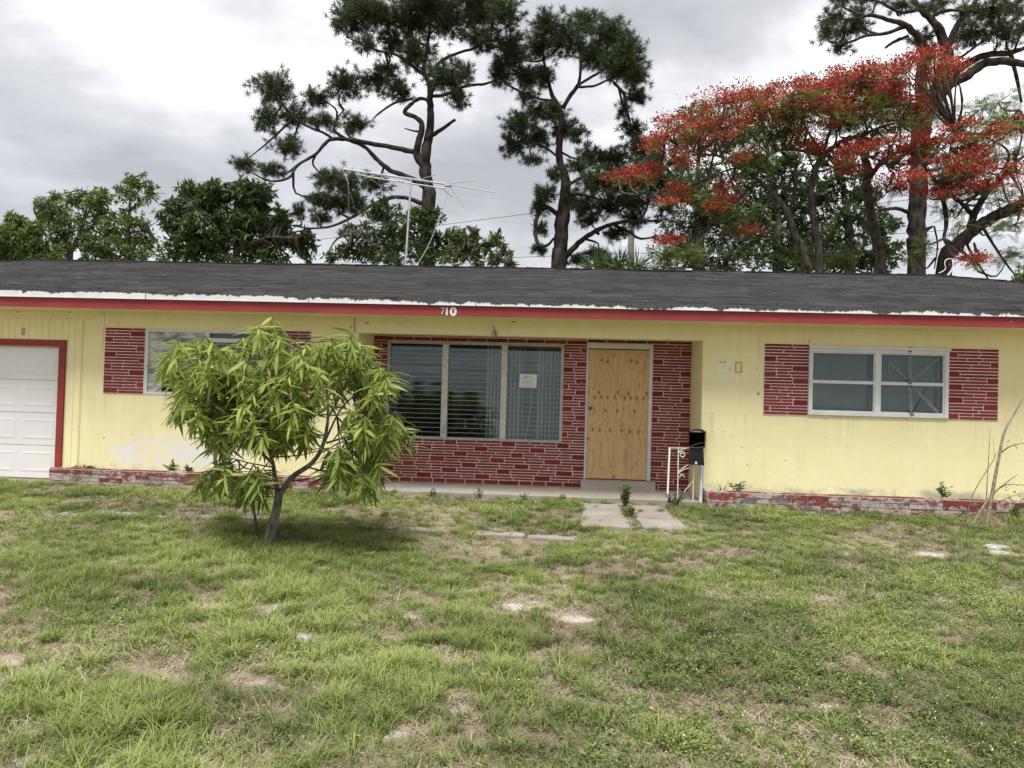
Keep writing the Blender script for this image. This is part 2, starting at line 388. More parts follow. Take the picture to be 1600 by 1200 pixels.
m_bark('pine_bark', (.014, .012, .011), (.062, .052, .047), 3.0)
m_bark('grey_bark', (.035, .032, .028), (.12, .11, .095), 4.0, .5)
m_bark('mango_bark', (.10, .085, .068), (.27, .235, .195), 9.0, .6)
m_bark('twig_bark', (.05, .042, .034), (.13, .11, .09), 14.0, .3)
m_bark('sapling_bark', (.20, .15, .105), (.36, .30, .22), 20.0, .3)
def m_leaf(name, a, b, c, trans=.28, rough=.5, inst=False, spec=.3):
    """leaf: colour runs from a over b to c with the leaf's own tint"""
    g = NT(name); t = g.attr('tint', 'INSTANCER' if inst else 'GEOMETRY')
    if inst: t = g.ma('ADD', t, g.ma('MULTIPLY', g.ma('SUBTRACT', g.attr('tint'), .5), .55))
    col = g.ramp(t, [(0.0, a), (1.0, c), (0.5, b)])
    bs = g.n('ShaderNodeBsdfPrincipled'); g.put(bs.inputs['Base Color'], col); bs.inputs['Roughness'].default_value = rough
    bs.inputs['Specular IOR Level'].default_value = spec
    tl = g.n('ShaderNodeBsdfTranslucent'); g.put(tl.inputs[0], g.mix(.35, col, (.30, .42, .05), 'MIX') if 'petal' not in name and 'thatch' not in name else col)
    mx = g.n('ShaderNodeMixShader'); mx.inputs[0].default_value = trans
    g.t.links.new(bs.outputs[0], mx.inputs[1]); g.t.links.new(tl.outputs[0], mx.inputs[2]); g.t.links.new(mx.outputs[0], g.out.inputs[0])
    MT[name] = g.m
m_leaf('mango_leaf', (.060, .095, .026), (.185, .25, .052), (.40, .45, .115), .42, .45)
m_leaf('pine_needle', (.016, .030, .015), (.034, .060, .024), (.075, .105, .038), .15, .5)
m_leaf('broad_leaf', (.018, .040, .014), (.046, .084, .027), (.11, .155, .05), .2, .42)
m_leaf('light_leaf', (.045, .080, .020), (.095, .150, .036), (.17, .23, .065), .28, .45)
m_leaf('fern_leaf', (.04, .085, .015), (.08, .14, .025), (.15, .19, .05), .3, .5)
m_leaf('petal', (.25, .026, .018), (.42, .060, .036), (.55, .13, .07), .25, .6)
m_leaf('weed_leaf', (.03, .065, .014), (.06, .115, .022), (.12, .17, .04), .25, .5)
m_leaf('grass_blade', (.10, .13, .045), (.19, .235, .068), (.31, .36, .115), .25, .6, True, .2)
m_leaf('dry_thatch', (.22, .165, .12), (.36, .29, .21), (.50, .43, .33), .15, .8, True, .1)
m_leaf('lawn_weed', (.095, .125, .045), (.175, .215, .070), (.28, .325, .11), .25, .55, True, .25)
MT['flower'] = plain('small_white_flower', (.78, .78, .72), .8, .05, 30, bump=0)
MT['yellowleaf'] = plain('dead_yellow_leaf', (.38, .25, .05), .6, .25, 30, bump=0)
def m_ground():
    g = NT('sandy_lawn_soil'); p = g.pos(); s = g.attr('sand')
    c = g.ramp(g.noise(p, 7, 7, .7), [(.3, (.17, .13, .10)), (.7, (.37, .31, .235))])
    c = g.mix(g.mr(g.noise(p, 1.3, 5, .6), .42, .62, 0, .4), c, (.13, .125, .065))
    k = g.mr(g.ma('ADD', s, g.ma('MULTIPLY', g.ma('SUBTRACT', g.noise(p, 11, 7, .72), .5), 1.9)), .50, .72)
    c = g.mix(k, c, g.ramp(g.noise(p, 30, 5, .6), [(.3, (.32, .295, .26)), (.7, (.50, .475, .435))]))
    MT['ground'] = g.done(c, .98, 0, g.bump(g.noise(p, 38, 6, .7), .8, .02), .1)
m_ground()

# ------------------------------------------------------------------ ground
SAND = []   # bare sandy patches, photo pixel and half width in pixels
for px, py, r in [(808,948,27),(895,968,35),(850,945,18),(297,957,18),(432,955,30),(205,990,20),(465,1000,22),(245,1065,22),(640,967,16),(60,1143,22),(1020,1085,16),(1048,1032,14),(1095,1028,14),(1205,893,14),(620,1150,22),(1030,1150,22),(700,1015,16),(720,1112,20),(40,1190,22),(800,905,12),(1560,868,16),(1450,870,20),(1290,1100,16),(1480,940,14),(500,890,14),(560,900,12),(1325,870,14),(130,1110,14),(410,1072,16),(15,1040,20)]:
    q = GP(px, py); SAND.append((q[0], q[1], r/FPX*np.linalg.norm(q[:2])))
def sandiness(x, y):
    s = np.zeros_like(np.asarray(x, float))
    for a, b, r in SAND:
        d = np.sqrt(((x-a)/r)**2 + ((y-b)/(r*.95))**2); s = np.maximum(s, np.clip(1.15-d*.62, 0, 1))
    return np.clip(s*(.55+.9*vnoise(x, y, .11, 71)), 0, 1)
def build_ground():
    def axis(a, b, step, far):
        c = np.arange(a, b+1e-6, step); e = []; k = step
        while sum(e)+k < far: e.append(k); k *= 1.45
        e.append(max(far-sum(e), .5)); e = np.cumsum(e)
        return np.concatenate([(c[0]-e)[::-1], c, c[-1]+e])
    X = axis(-10, 10, .10, 900); Yv = axis(1.5, 12.6, .10, 1200)
    gx, gy = np.meshgrid(X, Yv); z = gz(gx, gy)
    V = np.stack([gx, gy, z], -1).reshape(-1, 3); w = len(X)
    i = np.arange((len(Yv)-1)*w).reshape(len(Yv)-1, w)[:, :-1].ravel()
    F = np.stack([i, i+1, i+1+w, i+w], 1)
    me = tri_mesh('lawn_ground', V, F, 4, MT['ground'], smooth=True)
    a = me.attributes.new('sand', 'FLOAT', 'POINT'); a.data.foreach_set('value', sandiness(V[:, 0], V[:, 1]).astype(np.float32))
    tag(link('lawn_ground', me), 'sandy front lawn ground with bare patches showing through the grass', 'lawn', kind='structure')
build_ground()

# ------------------------------------------------------------------ house
WY, BY = 11.30, 12.25             # front wall, recessed entrance wall
SLAB = .135
house = thing('house', 'single storey yellow stucco house with red fascia, dark shingle roof and recessed brick entrance', 'house', (0, WY, 0))
def pierced(x0, x1, z0, z1, holes, y0, y1):
    xs = sorted({x0, x1, *[h[0] for h in holes], *[h[1] for h in holes]}); zs = sorted({z0, z1, *[h[2] for h in holes], *[h[3] for h in holes]})
    xs = [x for x in xs if x0 <= x <= x1]; zs = [z for z in zs if z0 <= z <= z1]
    solid = lambda i, j: 0 <= i < len(xs)-1 and 0 <= j < len(zs)-1 and not any(h[0] < (xs[i]+xs[i+1])/2 < h[1] and h[2] < (zs[j]+zs[j+1])/2 < h[3] for h in holes)
    b = MB()
    for i in range(len(xs)-1):
        for j in range(len(zs)-1):
            if not solid(i, j): continue
            a, c, d, e = xs[i], xs[i+1], zs[j], zs[j+1]
            b.add([(a,y0,d),(c,y0,d),(c,y0,e),(a,y0,e)], [(0,1,2,3)]); b.add([(a,y1,d),(c,y1,d),(c,y1,e),(a,y1,e)], [(3,2,1,0)])
            if not solid(i-1, j): b.add([(a,y0,d),(a,y0,e),(a,y1,e),(a,y1,d)], [(0,1,2,3)])
            if not solid(i+1, j): b.add([(c,y0,d),(c,y1,d),(c,y1,e),(c,y0,e)], [(0,1,2,3)])
            if not solid(i, j-1): b.add([(a,y0,d),(a,y1,d),(c,y1,d),(c,y0,d)], [(0,1,2,3)])
            if not solid(i, j+1): b.add([(a,y0,e),(c,y0,e),(c,y1,e),(a,y1,e)], [(0,1,2,3)])
    return b
HX0, HX1, HYB = -15.0, 11.45, 19.0
GAR = (-10.6, -7.63, 0.0, 2.11); W1 = (-6.285, -4.37, 1.425, 2.42); W3 = (3.585, 5.53, 1.40, 2.385)
REC = (-3.01, 2.075, -.3, 2.432); WB = (-2.77, .06, .83, 2.39); DR = (.43, 1.47, -.3, 2.43)
SOF = 2.655
pierced(HX0, HX1, -.3, SOF+.1, [GAR, W1, W3, REC], WY, WY+.2).build('front_wall', MT['stucco'], house)
for x in (-3.21, 2.075): MB().box(x, x+.2, WY+.2, BY, -.3, SOF+.1).build('entrance_side_wall', MT['stucco'], house)
MB().box(-3.01, 2.075, WY+.2, BY, 2.56, 2.60).build('entrance_ceiling', MT['stucco'], house)
bw = pierced(-3.21, 2.275, -.3, SOF+.1, [WB, DR], BY, BY+.2).build('entrance_wall', MT['mortar'], house)
b = MB(); b.box(HX0, HX0+.2, WY+.2, HYB, -.3, SOF+.1); b.box(HX1-.2, HX1, WY+.2, HYB, -.3, SOF+.1); b.box(HX0, HX1, HYB, HYB+.2, -.3, SOF+.1); b.build('outer_wall', MT['stucco'], house)
# rooms behind the glass
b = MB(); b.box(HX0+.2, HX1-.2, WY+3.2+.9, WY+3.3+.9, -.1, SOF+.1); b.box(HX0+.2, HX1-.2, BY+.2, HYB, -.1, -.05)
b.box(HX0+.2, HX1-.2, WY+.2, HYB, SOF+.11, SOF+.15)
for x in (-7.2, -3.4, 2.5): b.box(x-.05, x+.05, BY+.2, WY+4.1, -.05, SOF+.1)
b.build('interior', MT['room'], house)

# --- bricks
UB = MB(); UB.add([(-.5,-.5,-.5),(.5,-.5,-.5),(.5,.5,-.5),(-.5,.5,-.5),(-.5,-.5,.5),(.5,-.5,.5),(.5,.5,.5),(-.5,.5,.5)], [(0,3,2,1),(4,5,6,7),(0,1,5,4),(1,2,6,5),(2,3,7,6),(3,0,4,7)])
UBRICK = UB.mesh('brick', MT['brick']); UOLD = UB.mesh('old_brick', MT['old_brick'])
rb = random.Random(11)
def fill(x0, x1, lo, hi):
    out = []; x = x0
    while x < x1-1e-4:
        w = rb.uniform(lo, hi)
        if x1-x-w < lo*.8: w = x1-x if x1-x < hi*1.25 else (x1-x)*rb.uniform(.4, .6)
        out.append((x, min(x+w, x1))); x += w
    return out
def ledge(x0, x1, z0, z1, row=.0455, courses=0, ctop=False):
    """thin and double-height bricks, as on the entrance; returns rectangles with joints taken off"""
    out = []; W = x1-x0
    if courses:
        for a, c in fill(x0, x1, .2, .36): out.append((a, c, z0, z0+courses))
        z0 += courses
    n = max(1, round((z1-z0)/row)); h = (z1-z0)/n; r = 0; ph = rb.random(); side = 0
    while r < n:
        zb = z0+r*h
        if r+1 < n and (W > .9 or rb.random() < .72):
            talls = []
            if W > .9:
                sp = .92; x = x0-sp+(ph % 1)*sp; ph += .43+rb.uniform(-.08, .08)
                while x < x1:
                    w = rb.uniform(.19, .28); a = max(x0, x+rb.uniform(-.05, .05)); c = min(x1, a+w)
                    if c-a > .09 and c > x0: talls.append((a, c))
                    x += sp
            else:
                w = min(W*.45, rb.uniform(.09, .24)); side ^= 1
                talls.append((x0, x0+w) if side else (x1-w, x1))
            x = x0
            for a, c in talls+[(x1, x1)]:
                if a-x > .05:
                    for k in (0, 1):
                        for p, q in fill(x, a, .17, .46): out.append((p, q, zb+k*h, zb+(k+1)*h))
                elif talls and a > x and out: a = x
                if c > a: out.append((a, c, zb, zb+2*h))
                x = max(x, c)
            r += 2
        else:
            for p, q in fill(x0, x1, .17, .46): out.append((p, q, zb, zb+h))
            r += 1
    return out
BR = []     # (panel, rect, y of the face behind)
def panel(x0, x1, z0, z1):
    return MB().box(x0, x1, WY-.010, WY, z0, z1).build('brick_panel', MT['mortar'], house)
for x0, x1, z0, z1 in [(-6.925, W1[0], 1.425, 2.43), (W1[1], -3.725, 1.425, 2.44), (2.945, W3[0], 1.385, 2.415), (W3[1], 6.22, 1.385, 2.405)]:
    pn = panel(x0, x1, z0, z1)
    BR += [(pn, q, WY-.010) for q in ledge(x0+.003, x1-.003, z0+.003, z1-.003)]
for x0, x1, z0, z1, cz in [(-3.01, .43, SLAB, .83, .075), (-3.01, -2.77, .83, 2.40, 0), (.06, .43, .83, 2.40, 0), (1.47, 2.075, SLAB, 2.43, 0)]:
    BR += [(bw, q, BY) for q in ledge(x0, x1, z0, z1, .0455, cz)]
BR += [(bw, (a, c, 2.40, 2.47), BY) for a, c in fill(-3.01, .43, .25, .36)] + [(bw, (a, c, 2.435, 2.49), BY) for a, c in fill(.43, 2.075, .25, .36)]
BR += [(bw, (a, c, 2.475, 2.555), BY) for a, c in fill(-3.01, .43, .25, .36)]
J = .0068
BR.sort(key=lambda t: -(t[1][1]-t[1][0])*(t[1][3]-t[1][2])*(.6 if t[2] > 12 and t[1][2] > 2.47 else 1))
rest = MB()
for k, (pn, (x0, x1, z0, z1), y) in enumerate(BR):
    x0 += J; x1 -= J; z0 += J; z1 -= J
    if x1-x0 < .012: continue
    d = rb.uniform(.007, .011)
    if k < 300:
        o = bpy.data.objects.new('brick', UBRICK); COL.objects.link(o); o.parent = pn
        o.location = ((x0+x1)/2, y-d/2+.001, (z0+z1)/2); o.scale = (x1-x0, d+.002, z1-z0)
        o.rotation_euler = (rb.uniform(-.01, .01), rb.uniform(-.004, .004), 0)
    else: rest.box(x0, x1, y-d, y+.002, z0, z1)
tag(rest.build('bricks', MT['brick'], house), kind='stuff')

# --- roof
EY, EZ, RUN = 10.66, 2.885, 4.35
RZ = 1.5+(624-419.5)/FPX*(EY+RUN)*1.002
SLP = (RZ-EZ)/RUN; RYY = EY+RUN
RXA = T(48, 407, RYY)[0]; RXB = T(1470, 428, RYY)[0]
EXA, EXB, EYB = RXA-RUN, RXB+RUN, RYY+RUN
roof = MB().add([(EXA,EY,EZ-.02),(EXB,EY,EZ-.02),(EXB,EYB,EZ-.02),(EXA,EYB,EZ-.02),(RXA,RYY,RZ-.02),(RXB,RYY,RZ-.02)],
                [(0,1,5,4),(1,2,5),(2,3,4,5),(3,0,4)]).build('roof', MT['shingle'], house)
def shingles():
    """every course of tabs, each tab slightly off its neighbour; hips follow the slope lines"""
    rs = np.random.default_rng(8); V = []; F = []; tn = []
    ln = math.hypot(RUN, RZ-EZ); nc = int(ln/.115); uy, uz = RUN/ln, (RZ-EZ)/ln
    def tab(c):   # c: 4 corner points low-left, low-right, up-right, up-left ; thickness raised at the low edge
        b = len(V); th = rs.uniform(.013, .022); 
        up = np.array([0, -uz, uy]) if c[4] == 0 else np.array([uz*c[4], 0, uy])
        p = [np.array(q) for q in c[:4]]
        V.extend([p[0]+up*th, p[1]+up*th, p[2]+up*.003, p[3]+up*.003, p[0]-up*.012, p[1]-up*.012])
        F.extend([(b, b+1, b+2, b+3), (b+4, b+5, b+1, b)]); tn.extend([rs.random()]*6)
    for k in range(nc):
        s0 = k*ln/nc; s1 = min(ln, s0+ln/nc*1.15); wob = lambda x: .012*math.sin(x*.9+k)+.006*math.sin(x*3.1+k*2.2)
        y0, z0, y1, z1 = EY+s0*uy, EZ+s0*uz, EY+s1*uy, EZ+s1*uz
        xa, xb = EXA+s0*uy, EXB-s0*uy; x = xa-rs.random()*.3
        while x < xb:
            w = rs.uniform(.22, .40); a, c = max(x+.0012, xa), min(x+w-.0012, xb)
            if c-a > .03:
                dy = wob(x)+rs.uniform(-.006, .006)
                tab(((a, y0+dy*uy, z0+dy*uz), (c, y0+dy*uy, z0+dy*uz), (min(c, EXB-s1*uy), y1, z1), (max(a, EXA+s1*uy), y1, z1), 0))
            x += w
        # right hip face, seen on edge only
        a0, a1 = EY+s0*uy, EYB-s0*uy
        tab(((xb, a0, z0), (xb, a1, z0), (EXB-s1*uy, EYB-s1*uy, z1), (EXB-s1*uy, EY+s1*uy, z1), 1))
    me = tri_mesh('shingle_courses', np.array(V), np.array(F), 4, MT['shingle'], tn)
    tag(link('shingle_courses', me, roof), kind='stuff')
shingles()
b = MB()
rr = random.Random(4)
def cap_run(p, q):
    p = np.array(p); q = np.array(q); L = np.linalg.norm(q-p); n = int(L/.28)
    for k in range(n):
        a = p+(q-p)*k/n; c = p+(q-p)*(k+1.15)/n; h = rr.uniform(.012, .022)
        b.bar(a+[0,0,h*.6], c+[0,0,h*.2], .22, .02, (0, 0, 1))
cap_run((RXA,RYY,RZ), (RXB,RYY,RZ)); cap_run((EXB,EY,EZ), (RXB,RYY,RZ)); cap_run((EXA,EY,EZ), (RXA,RYY,RZ))
b.build('ridge_cap', MT['shingle'], roof)
b = MB(); FY = EY+.02
b.box(EXA, EXB, FY, FY+.03, SOF-.005, 2.792); b.build('fascia', MT['red'], house)
b = MB(); b.box(EXA, EXB, EY-.012, EY+.03, 2.796, EZ-.004); b.box(EXA, EXB, EY-.016, EY+.01, 2.790, 2.800); b.build('drip_edge', MT['drip'], house)
b = MB(); b.box(EXA, HX1+.5, FY+.03, WY, SOF, SOF+.02); b.build('soffit', MT['stucco'], house)
b = MB(); b.box(EXB-.03, EXB, FY+.03, EYB, SOF, 2.86); b.box(EXA, EXA+.03, FY+.03, EYB, SOF, 2.86); b.box(EXA, EXB, EYB-.03, EYB, SOF, 2.86)
b.box(HX1, EXB-.03, WY, EYB-.03, SOF, SOF+.02); b.box(EXA+.03, HX0, WY, EYB-.03, SOF, SOF+.02); b.build('eave_board', MT['red'], house)

# --- garage door and its siding
gd = MB().box(GAR[0], GAR[1], WY+.10, WY+.14, .06, 2.12).build('garage_door', MT['garage'], house)
n = 4; h = (2.10-.09)/n
for k in range(n):
    b = MB(); z0 = .09+k*h; y = WY+.075
    b.box(GAR[0], GAR[1], y, WY+.10, z0+.004, z0+h-.004)
    x = GAR[1]-.10
    while x-.56 > GAR[0]:
        x0, x1, a, c = x-.52, x, z0+.09, z0+h-.09
        o4 = [(x0,a),(x1,a),(x1,c),(x0,c)]; i4 = [(x0+.03,a+.03),(x1-.03,a+.03),(x1-.03,c-.03),(x0+.03,c-.03)]; j4 = [(x0+.06,a+.055),(x1-.06,a+.055),(x1-.06,c-.055),(x0+.06,c-.055)]
        vs = [(p, y-.0006, q) for p, q in o4]+[(p, y-.005, q) for p, q in i4]+[(p, y-.002, q) for p, q in j4]
        fs = [(r, (r+1) % 4, 4+(r+1) % 4, 4+r) for r in range(4)]+[(4+r, 4+(r+1) % 4, 8+(r+1) % 4, 8+r) for r in range(4)]+[(8,9,10,11)]
        b.add(vs, fs); x -= .62
    b.build('door_section', MT['garage'], gd)
b = MB(); b.box(GAR[1], -7.53, WY-.035, WY+.10, .06, 2.215); b.build('garage_trim', MT['red'], house)
MB().box(GAR[0]-.1, GAR[1]-.001, WY-.034, WY+.10, 2.115, 2.214).build('garage_trim', MT['red'], house)
x = -7.283
while x > GAR[0]:
    z0 = .27 if x-.101 > -7.54 else 2.217
    MB().box(x-.101, x, WY-.018-rb.uniform(0, .003), WY+.001, z0, 2.53).build('siding_board', MT['stucco'], house); x -= .106
MB().box(-7.2825, -7.270, WY-.010, WY+.001, .27, 2.535).build('corner_batten', MT['stucco'], house)
MB().bar((-6.97, WY-.006, 2.03), (-6.95, WY-.006, SOF), .012, .008, (0, 1, 0), 0).build('surface_wire', MT['stucco'], house)

# --- left window: weathered board with a hole, dark open top right
w = MB(); y = WY+.02
for (a, c, d, e) in [(W1[0],W1[1],2.375,W1[3]),(W1[0],W1[1],W1[2],1.465),(W1[0],W1[0]+.045,1.465,2.375),(W1[1]-.045,W1[1],1.465,2.375),(-5.36,-5.30,1.465,2.375)]:
    w.box(a, c, y-.03, y+.06, d, e)
w1 = w.build('window', MT['white'], house)
hx0, hx1, hz0, hz1 = -6.02, -5.55, 1.475, 1.80
pierced(W1[0]+.047, -5.362, 1.467, 2.373, [(hx0, hx1, hz0, hz1)], y-.012, y+.004).build('board', MT['oldply'], w1)
MB().box(-5.298, W1[1]-.047, y-.012, y+.004, 1.467, 1.86).build('board', MT['oldply'], w1)
MB().box(-5.298, W1[1]-.047, y-.006, y+.012, 2.24, 2.30).build('rail', MT['white'], w1)
MB().box(-5.298, W1[1]-.047, y+.03, y+.035, 1.86, 2.373).build('pane', MT['glass'], w1)

# --- big louvred window
def big_window():
    x0, x1, z0, z1 = WB; y = BY+.03
    b = MB(); b.box(x0, x1, y-.045, y+.06, z1-.035, z1); b.box(x0, x1, y-.045, y+.06, z0, z0+.035)
    b.box(x0, x0+.035, y-.045, y+.06, z0+.035, z1-.035); b.box(x1-.035, x1, y-.045, y+.06, z0+.035, z1-.035)
    wd = b.build('window', MT['alu'], house)
    for a, c in ((-1.878, -1.785), (-.925, -.835)): 
        b = MB(); b.box(a, c, y-.05, y+.06, z0+.036, z1-.036); b.box(a+.04, a+.05, y-.056, y-.05, z0+.04, z1-.04); b.build('mullion', MT['mull'], wd)
    bays = [(x0+.036, -1.880), (-1.783, -.927), (-.833, x1-.036)]
    n = 20; H = (z1-z0-.075)/n; ang = math.radians(2.2)
    for i, (a, c) in enumerate(bays):
        b = MB(); w = c-a-.012; hh = H*.56; s, q = math.sin(ang)*hh, math.cos(ang)*hh; t = .0028
        vs = [(-w/2, s-t, -q), (w/2, s-t, -q), (w/2, s+t, -q), (-w/2, s+t, -q), (-w/2, -s-t, q), (w/2, -s-t, q), (w/2, -s+t, q), (-w/2, -s+t, q)]
        vs = [(p[0], -p[1], p[2]) for p in vs]
        b.add(vs, [(0,3,7,4),(1,2,6,5)], 1); b.add(vs, [(0,1,5,4),(3,2,6,7)], 0); b.add(vs, [(0,1,2,3),(4,5,6,7)], 1)
        b.add([(-w/2,-s-.0055,-q),(w/2,-s-.0055,-q),(w/2,-s-.0055,-q+.0065),(-w/2,-s-.0055,-q+.0065)], [(0,1,2,3)], 1)
        me = b.mesh('louver', [MT['glass'], MT['glassedge']])
        for k in range(n):
            o = link('louver', me, wd); o.location = ((a+c)/2, y+.01, z0+.037+H*(k+.5)); o.rotation_euler = (rb.uniform(-.012, .012), 0, 0)
        for e in (a, c-.006): MB().box(e, e+.006, y-.02, y+.03, z0+.036, z1-.036).build('louver_channel', MT['alu'], wd)
    b = MB(); b.box(-1.85, -1.80, y-.075, y-.05, .92, .95)
    b.tube([(-1.842, y-.07, 1.05), (-1.842, y-.075, .94)], .006, 6); b.tube([(-1.815, y-.07, 1.05), (-1.815, y-.075, .94)], .006, 6); b.build('crank', MT['alu'], wd)
    # vertical blinds, some missing
    zi0, zi1 = .80, 2.36; yb = BY+.28
    c7 = zmap((770, 560), 8.575, yb)
    xs = [(238, 26), (290, 22), (345, 26), (400, 10), (612, 26), (660, 20), (712, 14), (765, 18), (818, 12), (860, 10)]
    for zx, wpx in xs:
        x = c7(zx+5, 400)[0]; ww = wpx/8.575/PXM(yb)
        MB().bar((x, yb, zi0), (x+.0, yb, zi1), ww*1.15, .02, (.0, 1, 0)).build('blind_slat', MT['blind'], wd)
    b = MB(); q = [(515, 380), (512, 540), (500, 720), (470, 920), (425, 1090)]
    P = [c7(a, z) for a, z in q]
    for p, r in zip(P[:-1], P[1:]): b.bar(p, r, .022, .004, (0, 1, 0))
    b.build('blind_slat', MT['blind'], wd)
    for k in range(5):
        x = T(762+k*5.6, 600, yb)[0]; MB().bar((x, yb+.02, zi0), (x, yb+.02, zi1), .035, .05, (0, 1, 0)).build('blind_slat', MT['blind'], wd)
    MB().box(-1.0, .1, yb-.03, yb+.05, 2.34, 2.40).build('blind_track', MT['blind'], wd)
    return wd
big_window()

# --- right window with tape
def right_window():
    x0, x1, z0, z1 = W3; y = WY+.015; xm = 4.545
    b = MB(); b.box(x0, x1, y-.05, y+.06, z1-.075, z1-.002); b.box(x0, x1, y-.05, y+.06, z0, z0+.05)
    b.box(x0, x0+.04, y-.045, y+.06, z0+.05, z1-.075); b.box(x1-.055, x1, y-.045, y+.06, z0+.05, z1-.075); b.box(xm-.035, xm+.035, y-.046, y+.06, z0+.05, z1-.075)
    b.box(x0-.01, x1+.01, y-.075, y-.045, z1-.03, z1+.005)
    wd = b.build('window', MT['white'], house)
    zm = z0+.475
    for a, c in ((x0+.04, xm-.035), (xm+.035, x1-.055)):
        MB().box(a, c, y-.035, y+.05, zm-.02, zm+.025).build('meeting_rail', MT['white'], wd)
        b = MB()
        for d, e in ((z0+.05, z0+.07), (z1-.095, z1-.075)): b.box(a, c, y-.03, y+.04, d, e)
        for d in (a, c-.018): b.box(d, d+.018, y-.0295, y+.04, z0+.0705, z1-.0955)
        b.build('sash', MT['white'], wd)
        MB().box(a+.018, c-.018, y+.005, y+.009, zm+.026, z1-.096).build('pane', MT['glass'], wd)
        MB().box(a+.018, c-.018, y-.004, y+.000, z0+.071, zm-.021).build('pane', MT['glass'], wd)
        k = a
        while k < c:
            w = rb.uniform(.13, .20)
            MB().bar((k+w/2, y+.12+rb.uniform(0, .012), z0+.02), (k+w/2, y+.12+rb.uniform(0, .012), z1-.02), min(w, c-k+.05)-.004, .006, (.0, 1, 0)).build('blind_slat', MT['blindgrey'], wd); k += w
    cz = zmap((1240, 530), 6.154, y)
    strips = [[(1118,78,-.053),(1118,128,-.053),(1118,136,.002),(1119,390,.002),(1119,404,-.037),(1120,432,-.037),(1120,446,-.007),(1128,690,-.007),(1132,704,-.053),(1145,738,-.053)], [(905,205,.002),(1000,300,.002),(1108,398,.002)], [(1432,152,.002),(1300,265,.002),(1140,402,.002)], [(1135,448,-.007),(1290,600,-.007),(1388,708,-.007)], [(912,215,.0015),(925,350,.0015)]]
    for s, w in zip(strips, [.055, .036, .036, .045, .022]):
        P = [cz(q[0], q[1], q[2]) for q in s]; b = MB()
        for p, r in zip(P[:-1], P[1:]): b.bar(p, r, w, .002, (0, 1, 0))
        b.build('tape_strip', MT['tape'], wd)
right_window()

# --- boarded door, frame and step
df = MB(); y = BY
df.box(.43, .455, y-.03, y+.12, SLAB, 2.43); df.box(1.412, 1.47, y-.03, y+.12, .28, 2.43); df.box(.455, 1.412, y-.03, y+.12, 2.345, 2.43)
door = df.build('door', MT['white'], house)
MB().box(.4585, 1.408, y-.035, y-.016, .29, 2.328).build('plywood_sheet', MT['ply'], door)
MB().box(.455, 1.412, y+.03, y+.05, SLAB, 2.345).build('dark_door_leaf', MT['dark'], door)
b = MB(); p = T(860+205/3.333, 500+447/3.333, y-.04)
b.box(p[0]-.09, p[0]+.03, y-.045, y-.036, p[2]-.008, p[2]+.012); b.tube([(p[0]+.0, y-.05, p[2]-.005), (p[0]+.005, y-.055, p[2]-.02)], .012, 8)
b.build('hasp', MT['alu'], door)
b = MB(); b.box(p[0]-.012, p[0]+.028, y-.068, y-.042, p[2]-.06, p[2]-.015); b.build('padlock', MT['rust'], door)
MB().box(.375, 1.515, 11.93, BY-.002, SLAB-.01, .275).build('door_step', MT['conc'], house)
q = T(909, 598, BY-.012); b = MB(); b.box(q[0]-.02, q[0]+.02, BY-.022, BY-.008, q[2]-.04, q[2]+.04); b.box(q[0]-.007, q[0]+.007, BY-.028, BY-.022, q[2]-.012, q[2]+.012, 1)
b.build('doorbell', [MT['red'], MT['white']], house)

# --- writing on the house
def digit(ch, center, height, mat, y, bold=0.0, sx=1.0, name='house_number'):
    cu = bpy.data.curves.new('digit', 'FONT'); cu.body = ch; cu.align_x = 'CENTER'; cu.align_y = 'CENTER'; cu.size = height/.70; cu.extrude = .003; cu.offset = bold
    t = bpy.data.objects.new('digit', cu); COL.objects.link(t); bpy.context.view_layer.update()
    me = bpy.data.meshes.new_from_object(t.evaluated_get(bpy.context.evaluated_depsgraph_get())); bpy.data.objects.remove(t)
    me.transform(Matrix.Translation((center[0], y, center[1])) @ Matrix.Rotation(math.pi/2, 4, 'X') @ Matrix.Diagonal((sx, 1, 1, 1)))
    me.materials.clear(); me.materials.append(mat); return link(name, me, house)
fz = zmap((640, 460), 8.0, FY)
for ch, zx, zy, hh, bo, sx in (('7', 412, 215, 96, -.002, .85), ('1', 466, 218, 92, .006, 1.0), ('0', 546, 220, 100, .007, 1.15)):
    p = fz(zx, zy); digit(ch, (p[0], p[2]), hh/8/PXM(FY), MT['white'], FY-.004, bo, sx)
for ch, px, py, sx in (('7', 1025.5, 598, .7), ('1', 1031.5, 600, .7), ('0', 1037.5, 602.5, 1.0)):
    p = T(px, py, BY-.014); digit(ch, (p[0], p[2]), .082, MT['gold'], BY-.014, .0, sx)
cz = zmap((1100, 540), 16.0, WY)
a, c = cz(775, 680), cz(950, 412)
b = MB(); t = .018
b.box(a[0], c[0], WY-.006, WY+.001, c[2]-t, c[2]); b.box(a[0], c[0], WY-.006, WY+.001, a[2], a[2]+t); b.box(a[0], a[0]+t, WY-.006, WY+.001, a[2]+t, c[2]-t); b.box(c[0]-t, c[0], WY-.006, WY+.001, a[2]+t, c[2]-t)
b.build('house_number', MT['gold'], house)
b = MB()
for (u0, v0), (u1, v1), w in [((385, 410), (500, 412), .007), ((500, 405), (540, 415), .014), ((520, 485), (516, 540), .004), ((650, 575), (645, 620), .010), ((495, 680), (525, 677), .006)]:
    p, r = cz(u0, v0), cz(u1, v1); b.bar((p[0], WY-.0025, p[2]), (r[0], WY-.0025, r[2]), w, .002, (0, 1, 0))
b.build('number_mark', MT['rust'], house)
